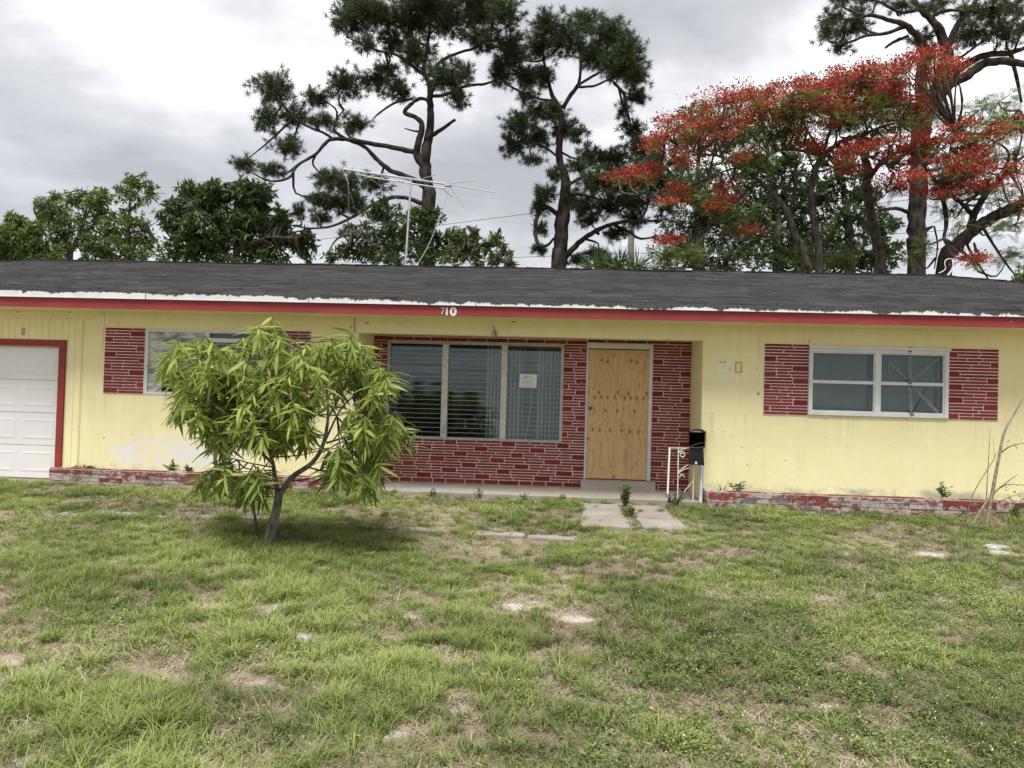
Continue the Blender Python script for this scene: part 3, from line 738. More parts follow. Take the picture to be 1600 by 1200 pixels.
# --- porch light, loose cables under the eave
p = fz(1015, 440); pl = MB(); pl.tube([(p[0], WY-.005, p[2]), (p[0], WY-.03, p[2])], [.045, .04], 14); pl.build('porch_light_plate', MT['lightwire'], house)
a, c = fz(1000, 330), fz(1050, 505); MB().tube([(a[0], WY-.05, a[2]), ((a[0]+c[0])/2, WY-.06, (a[2]+c[2])/2), (c[0], WY-.045, c[2])], .006, 6).build('loose_cable', MT['wire'], house)
q = [T(x, y_, WY-.15) for x, y_ in [(622, 505), (628, 507), (634, 503), (637, 497), (636, 490)]]; MB().tube(q, .004, 5, smooth=4).build('loose_cable', MT['lightwire'], house)
q = [T(x, y_, WY-.02) for x, y_ in [(555, 492), (554, 505), (554, 521)]]; MB().tube(q, .005, 5).build('loose_cable', MT['wire'], house)

# ------------------------------------------------------------------ entrance slab, pavers
MB().box(-3.005, 2.07, WY+.001, BY-.001, -.2, SLAB).box(-3.1, 2.02, 10.95, WY+.001, -.2, SLAB).build('entrance_slab', MT['conc'])
tag(bpy.data.objects['entrance_slab'], 'bare stained concrete slab in front of the brick entrance', 'slab', kind='structure')
path = thing('path', 'broken concrete paver path from the lawn to the boarded door', 'path', (0, 9.5, .05)); path['kind'] = 'structure'
rp = random.Random(21)
def paver(x0, x1, y0, y1, z, parent, name='paver'):
    n = 7; ring = []
    for (a, b_, c, d) in ((x0,y0,x1,y0),(x1,y0,x1,y1),(x1,y1,x0,y1),(x0,y1,x0,y0)):
        for k in range(n):
            t = k/n; j = .012 if k else .02; ring.append((a+(c-a)*t+rp.uniform(-j, j), b_+(d-b_)*t+rp.uniform(-j, j)))
    tilt = rp.uniform(-.012, .012); N = len(ring); cx, cy = (x0+x1)/2, (y0+y1)/2
    top = [(cx+(p-cx)*.975, cy+(q-cy)*.975, z+tilt*(p-cx)+rp.uniform(-.003, .003)) for p, q in ring]; mid = [(p, q, z-.012) for p, q in ring]; bot = [(p, q, z-.09) for p, q in ring]
    fs = [tuple(range(N))]+[(N+k, N+(k+1) % N, (k+1) % N, k) for k in range(N)]+[(2*N+k, 2*N+(k+1) % N, N+(k+1) % N, N+k) for k in range(N)]
    return MB().add(top+mid+bot, fs).build(name, MT['conc'], parent)
zp = .095
for (a, c, y0, y1) in [(.36, .86, 10.28, 10.72), (1.02, 1.44, 10.25, 10.70), (.34, .85, 9.62, 10.24), (1.0, 1.45, 9.66, 10.2), (.30, .86, 8.92, 9.58), (1.0, 1.52, 8.95, 9.6)]:
    paver(a, c, y0, y1, zp-.02*(10.7-y0)/2, path)
for px0, px1, py in [(97,128,796),(155,222,796),(232,268,804),(308,345,805),(372,440,808),(470,545,812),(560,617,819),(622,698,822),(742,820,828),(824,905,832),(1170,1200,842)][:10]:
    p, q = GP(px0, py, .07), GP(px1, py+(px1-px0)*.03, .07); yy = (p[1]+q[1])/2
    paver(p[0], q[0], yy-.09, yy+.09, gz(p[0], yy)+.022, path)

# ------------------------------------------------------------------ brick planters
def planter(x0, x1, yf, ztop, label, endside):
    th = .12; zb = -.08
    pt = thing('brick_planter', label, 'planter', ((x0+x1)/2, yf, .05), 'low brick planters along the house front')
    b = MB(); b.box(x0, x1, yf, yf+th, zb, ztop); b.box(x0, x0+th, yf+th, WY-.002, zb, ztop-.002); b.box(x1-th, x1, yf+th, WY-.002, zb, ztop-.002)
    core = b.build('planter_wall', MT['old_mortar'], pt)
    MB().box(x0+th, x1-th, yf+th, WY-.003, zb, ztop-.05).build('soil', MT['soil'], pt)
    for (a, c, d, e) in ledge(x0, x1, .02, ztop-.004, .062):
        a += .005; c -= .005; d += .005; e -= .005; t = rp.uniform(.010, .018)
        o = bpy.data.objects.new('brick', UOLD); COL.objects.link(o); o.parent = core; o.location = ((a+c)/2, yf-t/2+.002, (d+e)/2); o.scale = (c-a, t+.004, e-d); o.rotation_euler = (rp.uniform(-.03, .03), rp.uniform(-.012, .012), rp.uniform(-.01, .01))
    xe = x0 if endside < 0 else x1
    for (a, c, d, e) in ledge(yf+.01, WY-.01, .02, ztop-.004, .062):
        a += .005; c -= .005; d += .005; e -= .005; t = rp.uniform(.010, .016)
        o = bpy.data.objects.new('brick', UOLD); COL.objects.link(o); o.parent = core; o.location = (xe+endside*(t/2-.002), (a+c)/2, (d+e)/2); o.scale = (t+.004, c-a, e-d)
    for (a, c) in fill(x0, x1, .2, .4):     # top course
        o = bpy.data.objects.new('brick', UOLD); COL.objects.link(o); o.parent = core; o.location = ((a+c)/2, yf+th/2, ztop+.004); o.scale = (c-a-.012, th-.012, .014)
    return pt
planter(T(77, 745, 10.83)[0], T(538, 760, 10.83)[0], 10.83, .305, 'faded red brick planter between the garage door and the entrance', 1)
planter(2.10, 9.5, 10.80, .30, 'flaking red and grey brick planter under the taped window', -1)

# ------------------------------------------------------------------ mailbox and iron railing
zr = zmap((1000, 640), 6.664, 11.04)
rl = thing('iron_railing', 'white scrolled iron railing panel standing beside the boarded door', 'railing', tuple(zr(340, 905)*[1,1,0]+[0,0,SLAB]))
def foot(p): return np.array([p[0], p[1], SLAB-.005])
b = MB(); b.bar(foot(zr(285, 900)), zr(308, 398), .024, .024, (0, 1, 0)); b.build('post', MT['iron'], rl)
MB().bar(foot(zr(392, 890)), zr(400, 400), .011, .011, (0, 1, 0)).build('baluster', MT['iron'], rl)
MB().bar(foot(zr(552, 905)), zr(560, 405), .011, .011, (0, 1, 0)).build('baluster', MT['iron'], rl)
MB().bar(zr(295, 398), zr(640, 402), .012, .009, (0, 0, 1)).build('top_rail', MT['iron'], rl)
spir = lambda cx, cy, r0, r1, a0, a1, k=16: [zr(cx+(r0+(r1-r0)*i/k)*math.cos(a0+(a1-a0)*i/k), cy+(r0+(r1-r0)*i/k)*math.sin(a0+(a1-a0)*i/k)) for i in range(k+1)]
for path_ in (spir(440, 470, 34, 14, -2.4, 5.5), [zr(404, 445), zr(430, 415), zr(480, 405)], [zr(402, 645), zr(450, 605), zr(515, 565), zr(552, 545)], spir(440, 700, 26, 18, 2.8, 6.6, 10), [zr(455, 860), zr(510, 795), zr(552, 740)], [zr(402, 660), zr(430, 640), zr(470, 618), zr(515, 612)]):
    MB().tube(path_, .0048, 6).build('scroll', MT['iron'], rl)
ym = 10.98
zm_ = zmap((1000, 640), 6.664, ym)
pc = zm_(640, 950)
mb = thing('mailbox', 'open black metal mailbox with hanging lid on a flaking white post', 'mailbox', (pc[0], ym, gz(pc[0], ym)))
b = MB(); b.bar((pc[0], ym+.06, -.05), (pc[0]+.0, ym+.06, zm_(640, 520)[2]), .05, .05, (0, 1, 0)); b.build('post', MT['white'], mb)
b = MB(); b.bar((pc[0]+.020, ym+.033, -.02), (pc[0]+.018, ym+.033, zm_(640, 540)[2]), .006, .004, (0, 1, 0)); b.bar((pc[0]-.018, ym+.0335, .2), (pc[0]-.016, ym+.0335, zm_(640, 600)[2]), .004, .004, (0, 1, 0)); b.build('rust_streak', MT['rust'], mb)
def mailbox():
    cx, ztop, zbot = zm_(588, 300)[0], zm_(588, 215)[2], zm_(588, 398)[2]; w = .215; H = ztop-zbot; dpt = .34; t = .006
    rot = Matrix.Translation((cx, ym-.02, zbot)) @ Matrix.Rotation(math.radians(-13), 4, 'Z')
    def put(b, name, mat):
        b.v = [tuple(rot @ Vector(v)) for v in b.v]; return b.build(name, mat, mb)
    hw = w/2; b = MB()
    b.box(-hw, -hw+t, 0, dpt, 0, H*.84); b.box(hw-t, hw, 0, dpt, 0, H*.84); b.box(-hw+t, hw-t, 0, dpt, 0, t); b.box(-hw+t, hw-t, dpt-t, dpt, t, H*.84)
    put(b, 'body', MT['black'])
    b = MB(); prof = [(-hw-.012, H*.82), (-hw*.55, H*.98), (hw*.55, H*.98), (hw+.012, H*.82)]
    vs = [(x, -.035, z) for x, z in prof]+[(x, dpt+.01, z) for x, z in prof]+[(x, -.035, z+.012) for x, z in prof]+[(x, dpt+.01, z+.012) for x, z in prof]
    fs = []
    for k in range(3): fs += [(k, k+1, k+5, k+4), (8+k, 12+k, 13+k, 9+k), (k, 8+k, 9+k, k+1), (4+k, 5+k, 13+k, 12+k)]
    fs += [(0, 4, 12, 8), (3, 11, 15, 7)]; b.add(vs, fs); put(b, 'roof', MT['black'])
    b = MB(); b.box(-.012, .012, .05, .06, H*.99, H*1.10); put(b, 'finial', MT['rust'])
    lw0, lw1, L = hw*.86, hw*1.06, .235
    b = MB(); b.add([(-lw0, -.012, 0), (lw0, -.012, 0), (lw1, -.055, -L), (-lw1, -.055, -L), (-lw0, -.006, 0), (lw0, -.006, 0), (lw1, -.047, -L), (-lw1, -.047, -L)], [(3,2,1,0),(4,5,6,7),(0,1,5,4),(1,2,6,5),(2,3,7,6),(3,0,4,7)])
    put(b, 'hanging_lid', MT['black'])
    b = MB(); b.box(-.012, .014, -.062, -.054, -L+.012, -L+.045); put(b, 'lid_catch', MT['white'])
    b = MB(); b.tube([(-hw, -.018, .012), (-.03, -.03, .004), (.03, -.03, .008), (hw+.02, -.02, .02)], .006, 6, smooth=3)
    b.tube([(-.06, -.012, .03), (0, -.02, .055), (hw*.8, -.012, .075)], .004, 5, smooth=3); put(b, 'hinge_wire', MT['rust'])
mailbox()
nt_ = thing('notice', 'white paper notice with faded print stuck behind the louvred window', 'notice', tuple(T(825, 606, BY-.02)))
c7 = zmap((770, 560), 8.575, BY-.022)
q = [c7(352, 388), c7(584, 396), c7(595, 214), c7(364, 208)]
MB().add(q+[p+np.array([0, .003, 0]) for p in q], [(0,1,2,3),(7,6,5,4),(0,4,5,1),(1,5,6,2),(2,6,7,3),(3,7,4,0)]).build('sheet', MT['paper'], nt_)
b = MB(); ri = random.Random(3)
for (x0, y0, x1, y1, w) in [(400,268,530,262,.006),(420,250,510,247,.010),(415,285,440,262,.004),(530,265,540,300,.004),(395,322,412,322,.012),(430,318,470,312,.010),(480,320,500,318,.012),(515,318,532,322,.016),(440,340,500,342,.004),(380,358,560,366,.003),(385,372,540,378,.003),(430,300,520,298,.003),(400,242,470,236,.003)]:
    a, c = c7(x0, y0), c7(x1, y1); b.bar(a-[0, .0015, 0], c-[0, .0015, 0], w, .001, (0, 1, 0))
b.build('print', MT['ink'], nt_)

# ------------------------------------------------------------------ roof antenna and strap
AY = RYY+.02
za = zmap((500, 240), 5.0, AY)
base = za(666, 868); an = thing('tv_antenna', 'old aluminium television antenna on a thin mast on the roof ridge', 'antenna', tuple(base))
MB().tube([base-[0, 0, .12], za(712, 190)], .021, 8).build('mast', MT['steel'], an)
MB().tube([za(185, 122), za(980, 238)], .018, 6).build('boom', MT['steel'], an)
MB().tube([za(300, 165), za(480, 200), za(980, 275)], .014, 6).build('boom', MT['steel'], an)
arm = [((1000, 240), (1370, 305), 16), ((1005, 236), (1195, 208), 7), ((1012, 255), (1125, 410), 9)]
for a, c, n in arm:
    b = MB(); p, q = za(*a), za(*c); b.tube([p, q], .010, 6)
    for k in range(n):
        r = p+(q-p)*(k+.6)/n; b.tube([r-[0, .05, .028], r+[0, .05, .028]], .0045, 5); 
    b.build('director_arm', MT['steel'], an)
for k, (a, c, dy) in enumerate([((160, 75), (225, 240), 0), ((215, 130), (228, 490), -.3), ((330, 150), (420, 215), -.5), ((430, 220), (615, 362), -.7), ((220, 260), (270, 420), -.4), ((780, 200), (905, 166), .6), ((960, 280), (1040, 342), -.5), ((540, 170), (690, 240), .7), ((380, 190), (560, 185), .8), ((600, 185), (720, 215), -.9), ((880, 225), (940, 300), .5)]):
    MB().tube([za(*a, dy), za((a[0]+c[0])/2, (a[1]+c[1])/2, 0), za(*c, -dy)], .007, 5).build('dipole_rod', MT['steel'], an)
MB().box(*(lambda p: (p[0]-.06, p[0]+.06, AY-.05, AY+.05, p[2]-.035, p[2]+.035))(za(1000, 242))).build('feed_box', MT['steel'], an)
MB().tube([za(1003, 285), za(955, 440), za(860, 690), za(760, 872, -.1)], .007, 5, smooth=4).build('lead_cable', MT['lightwire'], an)
zs = zmap((1420, 380), 8.57, RYY-.05)
st = thing('bent_metal_strap', 'bent white metal strap and wire at the right end of the roof ridge', 'metal strap', tuple(zs(500, 430)))
b = MB(); pp = [zs(515, 440), zs(575, 360), zs(600, 300), zs(588, 212)]
for p, q in zip(pp[:-1], pp[1:]): b.bar(p, q, .036, .006, (0, 1, 0))
b.build('strap', MT['white'], st)
MB().tube([zs(400, 400), zs(445, 382), zs(492, 340), zs(480, 270), zs(500, 225), zs(545, 208), zs(585, 214)], .009, 6, smooth=4).build('wire_loop', MT['white'], st)

# ------------------------------------------------------------------ foliage helpers
def rot_frames(dirs, roll):
    """orthonormal frames whose first axis is dirs"""
    d = dirs/np.maximum(np.linalg.norm(dirs, axis=1)[:, None], 1e-9)
    up = np.tile([0, 0, 1.0], (len(d), 1)); up[np.abs(d[:, 2]) > .95] = [1, 0, 0]
    s = np.cross(d, up); s /= np.linalg.norm(s, axis=1)[:, None]; n = np.cross(s, d)
    c, q = np.cos(roll)[:, None], np.sin(roll)[:, None]
    return d, s*c+n*q, n*c-s*q
def scatter(template, faces, pos, dirs, size, roll, tint):
    """stamp a leaf template (x along the leaf, y across, z off its face) at each pos"""
    t = np.asarray(template, float); d, s, n = rot_frames(dirs, roll); k = len(pos); m_ = len(t)
    V = pos[:, None, :] + size[:, None, None]*(t[None, :, 0:1]*d[:, None, :]+t[None, :, 1:2]*s[:, None, :]+t[None, :, 2:3]*n[:, None, :])
    F = (np.asarray(faces)[None]+(np.arange(k)*m_)[:, None, None]).reshape(-1, len(faces[0]))
    return V.reshape(-1, 3), F, np.repeat(tint, m_)
LEAF = [(0, 0, 0), (.35, .16, .03), (.35, -.16, .03), (1, 0, -.06)]; LEAF_F = [(0, 2, 3), (0, 3, 1)]
def unit(n, rs): v = rs.normal(size=(n, 3)); return v/np.linalg.norm(v, axis=1)[:, None]
def blob_pts(c, r, n, rs, shell=.55):
    u = unit(n, rs); rad = (shell+(1-shell)*rs.random(n))**1.0
    rad = np.where(rs.random(n) < .25, rs.random(n), rad); rad *= 1+.28*np.sin(u[:, 0]*5+c[0]*3)*np.cos(u[:, 2]*6+c[2]*2)
    return c+u*rad[:, None]*r, u
def nearest(path_pts, p): d = np.linalg.norm(path_pts-p, axis=1); return path_pts[d.argmin()]
def limb_points(P, k=8):
    P = np.array(P); out = []
    for a, c in zip(P[:-1], P[1:]): out += [a+(c-a)*i/k for i in range(k)]
    return np.array(out+[P[-1]])
def limbs(root, zf, specs, mat, wob, rs, s):
    """trunk and branches; specs: (points, widths in crop px, depth drift m)"""
    allp = []
    for k, (pts, wd, drift) in enumerate(specs):
        n = len(pts); P = []
        for i, p in enumerate(pts):
            P.append(zf(p[0], p[1], drift*(i/max(1, n-1))**1.2))
        P = np.array(P); Y = P[0][1]
        if k == 0:                      # carry the trunk down to the ground behind the house
            g0 = P[0].copy(); g0[2] = -.1; P = np.vstack([g0, P]); wd = [wd[0]*1.12]+list(wd)
        R = [w/2/s/PXM(Y) for w in wd]
        b = MB(); b.tube(P, R, 9, smooth=5, knob=.085); b.build('trunk' if k == 0 else 'branch', mat, root, True)
        allp.append(limb_points(P if k else P[1:]))
    return np.vstack(allp)
NEED = [(0.0, .0, 0), (.25, .036, 0), (1, 0, 0), (.25, -.036, 0)]
def pine(name, label, off, s, Y, specs, blobs, seed, dens=1.0):
    rs = np.random.default_rng(seed); zf = zmap(off, s, Y); g = zf(*specs[0][0][0])
    root = thing(name, label, 'pine tree', (g[0], g[1], 0), 'pine trees behind the house')
    LP = limbs(root, zf, specs, MT['pine_bark'], 0, rs, s)
    tp, td, tw = [], [], MB()
    for cx, cy, rx, ry in blobs:
        k = 1/s/PXM(Y); dy = rs.uniform(-1.6, 1.6)*min(1, rx*k/1.2); c = zf(cx, cy, dy)
        r = np.array([rx*k, (rx+ry)/2*k*1.15, ry*k]); a = nearest(LP, c)
        mid = (a*.5+c*.5)+rs.normal(size=3)*.15; tw.tube([a, mid, c], [.045, .03, .014], 5, smooth=3)
        n = max(9, int(rx*ry/s/s/10.5*dens)); p, u = blob_pts(c, r, n, rs, .35)
        for i in range(n):
            q = c+(p[i]-c)*rs.uniform(.0, .35); tw.tube([q, (q+p[i])/2+rs.normal(size=3)*.08, p[i]], [.010, .005], 4)
            dd = p[i]-q; dd /= max(np.linalg.norm(dd), 1e-6); tp.append(p[i]); td.append(dd*.8+[0, 0, .35])
    tag(tw.build('twigs', MT['pine_bark'], root), kind='stuff')
    tp = np.array(tp); td = np.array(td); NN = 40; n = len(tp)
    dirs = unit(n*NN, rs)+np.repeat(td, NN, 0)*.75; pos = np.repeat(tp, NN, 0)-np.repeat(td, NN, 0)*(rs.random(n*NN)*.12)[:, None]
    size = rs.uniform(.10, .24, n*NN); tint = np.clip(np.repeat(rs.normal(.42, .2, n), NN)+rs.normal(0, .12, n*NN), 0, 1)
    V, F, t = scatter(NEED, [(0, 1, 2, 3)], pos, dirs, size, rs.random(n*NN)*6.28, tint)
    tag(link('crown', tri_mesh('crown', V, F, 4, MT['pine_needle'], t), root), kind='stuff')
def leafy(name, label, off, s, Y, specs, blobs, seed, leaf='broad_leaf', bark='grey_bark', dens=1.0, size=(.13, .22), droop=.5, cat='tree', group='leafy trees behind the house', twig=True, whorl=7, zr_=1.0):
    rs = np.random.default_rng(seed); zf = zmap(off, s, Y); g = zf(*specs[0][0][0])
    root = thing(name, label, cat, (g[0], g[1], 0), group)
    LP = limbs(root, zf, specs, MT[bark], 0, rs, s); tw = MB(); P = []; D = []; TN = []
    sat = [(cx+rx*.95*math.cos(a), cy+ry*.95*math.sin(a), rx*q, ry*q) for cx, cy, rx, ry in blobs for a, q in zip(rs.random(4)*6.283, rs.uniform(.16, .46, 4))]
    for cx, cy, rx, ry in [(a, c, d*.80, e*.80) for a, c, d, e in blobs]+sat:
        k = 1/s/PXM(Y); c = zf(cx, cy, rs.uniform(-1, 1)*min(1.2, rx*k*.5)); r = np.array([rx*k, (rx+ry)/2*k*zr_, ry*k]); a = nearest(LP, c)
        if twig: tw.tube([a, (a+c)/2+rs.normal(size=3)*.12, c], [.05, .03, .012], 5, smooth=3)
        n = max(5, int(rx*ry/s/s*.21*dens)); p, u = blob_pts(c, r, n, rs, .5)
        if twig:
            for i in range(0, n, 5): tw.tube([c+(p[i]-c)*.2, c+(p[i]-c)*.6+rs.normal(size=3)*.05, p[i]], [.012, .006], 4)
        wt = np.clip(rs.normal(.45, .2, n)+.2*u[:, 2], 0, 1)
        for j in range(whorl):
            P.append(p+rs.normal(size=(n, 3))*.03); v = unit(n, rs)*.9+u*.45; v[:, 2] -= droop*rs.random(n); D.append(v); TN.append(np.clip(wt+rs.normal(0, .13, n), 0, 1))
    if twig: tag(tw.build('twigs', MT[bark], root), kind='stuff')
    P = np.vstack(P); D = np.vstack(D); TN = np.concatenate(TN)
    V, F, t = scatter(LEAF, LEAF_F, P, D, rs.uniform(*size, len(P)), rs.random(len(P))*6.28, TN)
    tag(link('crown', tri_mesh('crown', V, F, 3, MT[leaf], t), root), kind='stuff'); return root, zf, LP, rs

# ------------------------------------------------------------------ pines
ZA = ((340, 0), 2.79)
pine('pine_tree', 'tall spreading pine with long low limbs behind the roof antenna', *ZA, 24.0, [
    ([(915,925),(918,820),(905,740),(912,640),(930,540),(925,440),(925,370),(900,310),(915,200),(930,80),(930,-60)], [60,56,54,44,36,28,24,20,16,12,8], .3),
    ([(905,745),(868,670),(884,590),(890,540),(862,512),(815,490),(842,455),(880,430),(925,438)], [34,32,28,24,20,18,17,16,14], -.4),
    ([(860,662),(760,642),(640,620),(540,605),(480,615),(430,670),(350,720),(310,775),(240,790),(180,770),(120,730)], [24,22,20,18,16,13,12,11,9,7,5], -2.0),
    ([(500,604),(460,578),(400,555),(340,520),(290,460),(240,400)], [13,12,10,9,7,4], -1.0),
    ([(900,812),(830,772),(750,740),(690,690),(640,640),(570,610),(510,570),(520,520),(550,480)], [26,24,22,20,17,15,12,9,6], 1.0),
    ([(890,888),(830,865),(760,860),(680,890),(600,940),(500,985),(400,995),(310,980)], [22,18,17,15,13,11,8,5], -1.2),
    ([(905,605),(960,575),(1035,522)], [20,18,13], -.6), ([(930,420),(1000,410),(1080,375),(1170,365),(1240,335)], [16,14,13,11,6], .5),
    ([(905,330),(850,290),(780,240),(700,220),(620,190),(560,160)], [16,14,12,10,8,4], -1.0),
    ([(920,330),(970,270),(1050,230),(1130,205),(1200,150),(1300,100)], [16,15,12,10,8,4], 1.0),
    ([(905,200),(840,160),(780,110),(700,60)], [12,10,8,4], .6), ([(925,150),(1000,70),(1050,10)], [10,8,4], -.6),
    ([(850,430),(770,450),(710,490),(680,515)], [12,11,9,5], -.8), ([(880,575),(850,570),(815,560)], [10,8,5], -.4)],
    [(240,390,120,90),(210,520,70,70),(330,510,100,60),(300,640,90,60),(110,710,70,45),(230,740,80,40),(430,420,80,50),(560,370,110,80),(460,530,80,40),(600,540,90,50),(700,350,100,60),(790,400,80,60),(730,300,70,40),
     (570,100,110,80),(700,60,140,80),(850,80,140,110),(1000,80,140,110),(1150,60,160,90),(1260,60,90,70),(640,190,70,40),(760,180,90,70),(870,240,100,80),(1000,330,120,80),(1080,310,60,50),(1050,430,70,60),(1150,170,110,60),(1280,200,90,80),(1230,290,50,50),
     (620,30,100,60),(900,0,200,60),(1100,-20,160,60),(480,780,80,60),(560,800,90,70),(680,800,90,50),(440,860,60,50),(350,920,50,40),(520,890,100,50),(440,950,70,35),(600,880,60,60)], 31, 1.35)
ZB = ((760, 0), 2.79)
pine('pine_tree', 'upright pine with a forked crown and a looping low limb', *ZB, 25.0, [
    ([(315,1180),(320,1080),(330,960),(345,860),(345,780),(320,700),(318,620),(330,520),(310,460),(285,410),(265,330),(250,260),(240,160)], [66,64,62,50,40,34,30,28,24,18,14,10,6], .3),
    ([(335,470),(370,410),(400,370),(410,300),(405,200),(390,100)], [20,18,16,12,9,5], .8), ([(395,375),(450,340),(520,300),(590,250)], [13,12,9,5], 1.0), ([(400,380),(470,375),(540,350),(600,400)], [12,10,8,4], -1.0),
    ([(340,1125),(400,1060),(470,1010),(540,980),(620,965),(700,965),(790,955)], [28,24,21,18,15,12,8], -1.0), ([(560,982),(620,1010),(670,1040),(735,1035)], [14,12,10,6], -.8),
    ([(310,935),(260,902),(225,940),(212,1010),(230,1070),(268,1068),(292,1040)], [20,19,18,17,15,13,10], -.8), ([(360,805),(420,772),(472,750)], [16,14,9], -.7), ([(345,845),(420,850),(500,870),(600,900)], [16,12,9,5], .8),
    ([(320,690),(250,640),(180,620),(100,640)], [12,10,8,4], -.6), ([(300,440),(230,430),(150,400)], [12,9,5], .6)],
    [(270,100,90,60),(430,90,90,60),(340,170,130,80),(540,150,110,80),(470,240,120,80),(620,230,90,80),(640,330,80,80),(570,290,90,80),(660,420,60,60),(600,480,40,40),(220,200,80,70),(170,330,100,70),(120,250,70,60),(60,330,60,60),(250,330,60,60),(180,420,60,40),
     (230,490,90,60),(140,540,90,60),(120,630,70,70),(220,600,90,60),(330,560,90,60),(400,590,50,40),(200,700,60,30),(300,480,60,40),(260,840,60,50),(230,900,50,50),(240,1000,40,40),(230,1090,40,40),(460,680,80,60),(560,700,110,70),(640,560,80,50),(680,640,90,60),
     (480,800,100,70),(600,800,120,80),(520,900,90,60),(640,880,100,60),(440,960,60,40),(480,1110,70,40),(400,1130,60,40),(720,700,80,60),(750,800,80,90),(380,880,60,50),(420,900,60,50),(300,760,50,40),(560,1020,70,40),(640,960,80,40),(400,720,60,40),(690,760,90,70),(780,900,60,60)], 32, 1.5)
ZC = ((960, 0), 2.5)
pine('pine_tree', 'thick bare-trunked pine rising behind the red-flowering tree', *ZC, 25.5, [
    ([(1178,1065),(1180,900),(1185,750),(1192,600),(1205,480),(1235,400),(1255,360)], [66,66,66,64,66,70,66], 0),
    ([(1215,420),(1200,360),(1200,260),(1215,200),(1190,150),(1140,100),(1080,80),(1000,60),(940,75)], [48,46,40,34,28,22,16,12,6], -1.0),
    ([(1245,385),(1300,260),(1290,170),(1250,90),(1190,30),(1160,-30)], [56,50,40,28,20,14], .5),
    ([(1265,380),(1310,330),(1370,300),(1440,250),(1530,240),(1640,255)], [44,40,36,32,28,22], -.5), ([(1285,330),(1360,260),(1450,215),(1550,205),(1640,170)], [36,30,24,20,14], .8),
    ([(1298,205),(1340,100),(1400,20),(1440,-50)], [28,24,18,12], .8), ([(1140,103),(1060,130),(980,140),(920,165),(850,180)], [16,13,11,9,5], -1.0), ([(1150,140),(1090,165),(1058,187)], [14,12,8], .5),
    ([(1195,35),(1120,48),(1040,10),(970,-15)], [15,12,10,6], .8), ([(1550,215),(1570,300),(1590,400)], [16,13,9], .2), ([(1150,830),(1100,814),(1035,820)], [16,14,10], -.3), ([(1195,915),(1222,895),(1246,884)], [26,16,6], -.2), ([(1245,60),(1310,40),(1380,45),(1470,30)], [14,12,9,5], -.8), ([(1330,240),(1400,190),(1470,140)], [10,8,4], -.8)],
    [(850,70,60,50),(830,130,50,60),(900,120,70,50),(950,60,60,50),(880,190,60,30),(960,110,50,40),(890,0,80,30),(1000,-10,100,25),(1210,150,60,50),(1400,130,90,60),(1490,120,70,60),(1530,150,50,40),(1480,40,120,60),(1560,20,80,40),(1360,150,60,40),(1250,20,80,40),(1380,40,60,40),(1600,110,60,60),(1130,20,90,30)], 33)

# ------------------------------------------------------------------ leafy trees behind
ZL = ((0, 240), 3.2)
leafy('bushy_tree', 'pale green rounded tree above the garage end of the roof', *ZL, 24.5, [([(60,560),(60,470),(70,400)], [40,30,14], 0), ([(60,500),(130,450),(190,450)], [20,14,6], .5)], [(40,420,120,100),(110,440,110,90),(190,500,110,60),(20,500,120,90),(260,530,50,30)], 41, 'light_leaf', dens=1.25)
leafy('bushy_tree', 'broad light green tree with bare twigs at its crown', *ZL, 26.0, [([(345,560),(360,480),(400,400),(420,320),(440,250)], [36,28,20,12,6], 0), ([(360,480),(300,400),(230,300),(190,250)], [14,10,6,3], -.6), ([(400,420),(480,340),(520,250),(530,190)], [14,10,6,3], .6), ([(300,400),(240,360),(180,320)], [5,4,2], .4), ([(430,260),(430,200),(440,160)], [5,3,2], 0)],
      [(300,270,90,70),(230,240,50,40),(470,270,100,80),(500,220,70,40),(400,340,120,70),(290,360,90,70),(540,350,70,70),(420,450,120,60),(330,460,70,50),(540,440,80,70),(500,510,120,40),(260,330,60,60)], 42, 'light_leaf', dens=.62)
leafy('bushy_tree', 'slim airy tree with one leafy tuft above the others', *ZL, 27.0, [([(640,560),(640,440),(645,330),(650,240),(660,150)], [30,22,14,9,4], 0), ([(645,300),(700,240),(760,200),(830,200)], [8,6,4,2], .4), ([(642,400),(720,380),(800,330)], [9,6,3], -.4)],
      [(680,150,80,50),(640,160,50,40),(690,220,80,50),(620,330,60,50),(680,330,60,50),(660,420,90,70),(740,440,80,70),(600,490,90,50),(720,510,110,40)], 43, 'light_leaf', dens=.6)
leafy('mango_tree', 'large dark mango tree with drooping leaves behind the roof', *ZL, 25.0, [([(1180,560),(1180,450),(1160,360),(1120,250),(1090,170)], [40,34,26,14,6], 0), ([(1180,430),(1260,340),(1280,240)], [20,14,6], .6), ([(1170,400),(1060,320),(960,260)], [16,12,5], -.6), ([(1185,480),(1330,420),(1480,420)], [18,12,5], -.8), ([(1175,480),(1040,450),(900,460)], [14,10,4], .5)],
      [(1080,170,100,60),(1020,230,110,70),(1180,190,90,60),(1270,200,90,70),(1310,230,60,70),(940,230,70,50),(860,280,70,45),(850,330,60,40),(1000,340,130,80),(1160,320,130,90),(1290,330,110,80),(1200,420,140,80),(1370,400,110,80),(1400,310,50,40),(1050,440,110,70),(920,430,90,60),(1480,430,80,60),(1530,480,60,60),(1350,490,130,50),(1100,510,140,40),(900,510,90,35)], 44, 'broad_leaf', dens=.62, size=(.16, .30), droop=1.1)
ZN = ((500, 240), 5.0)
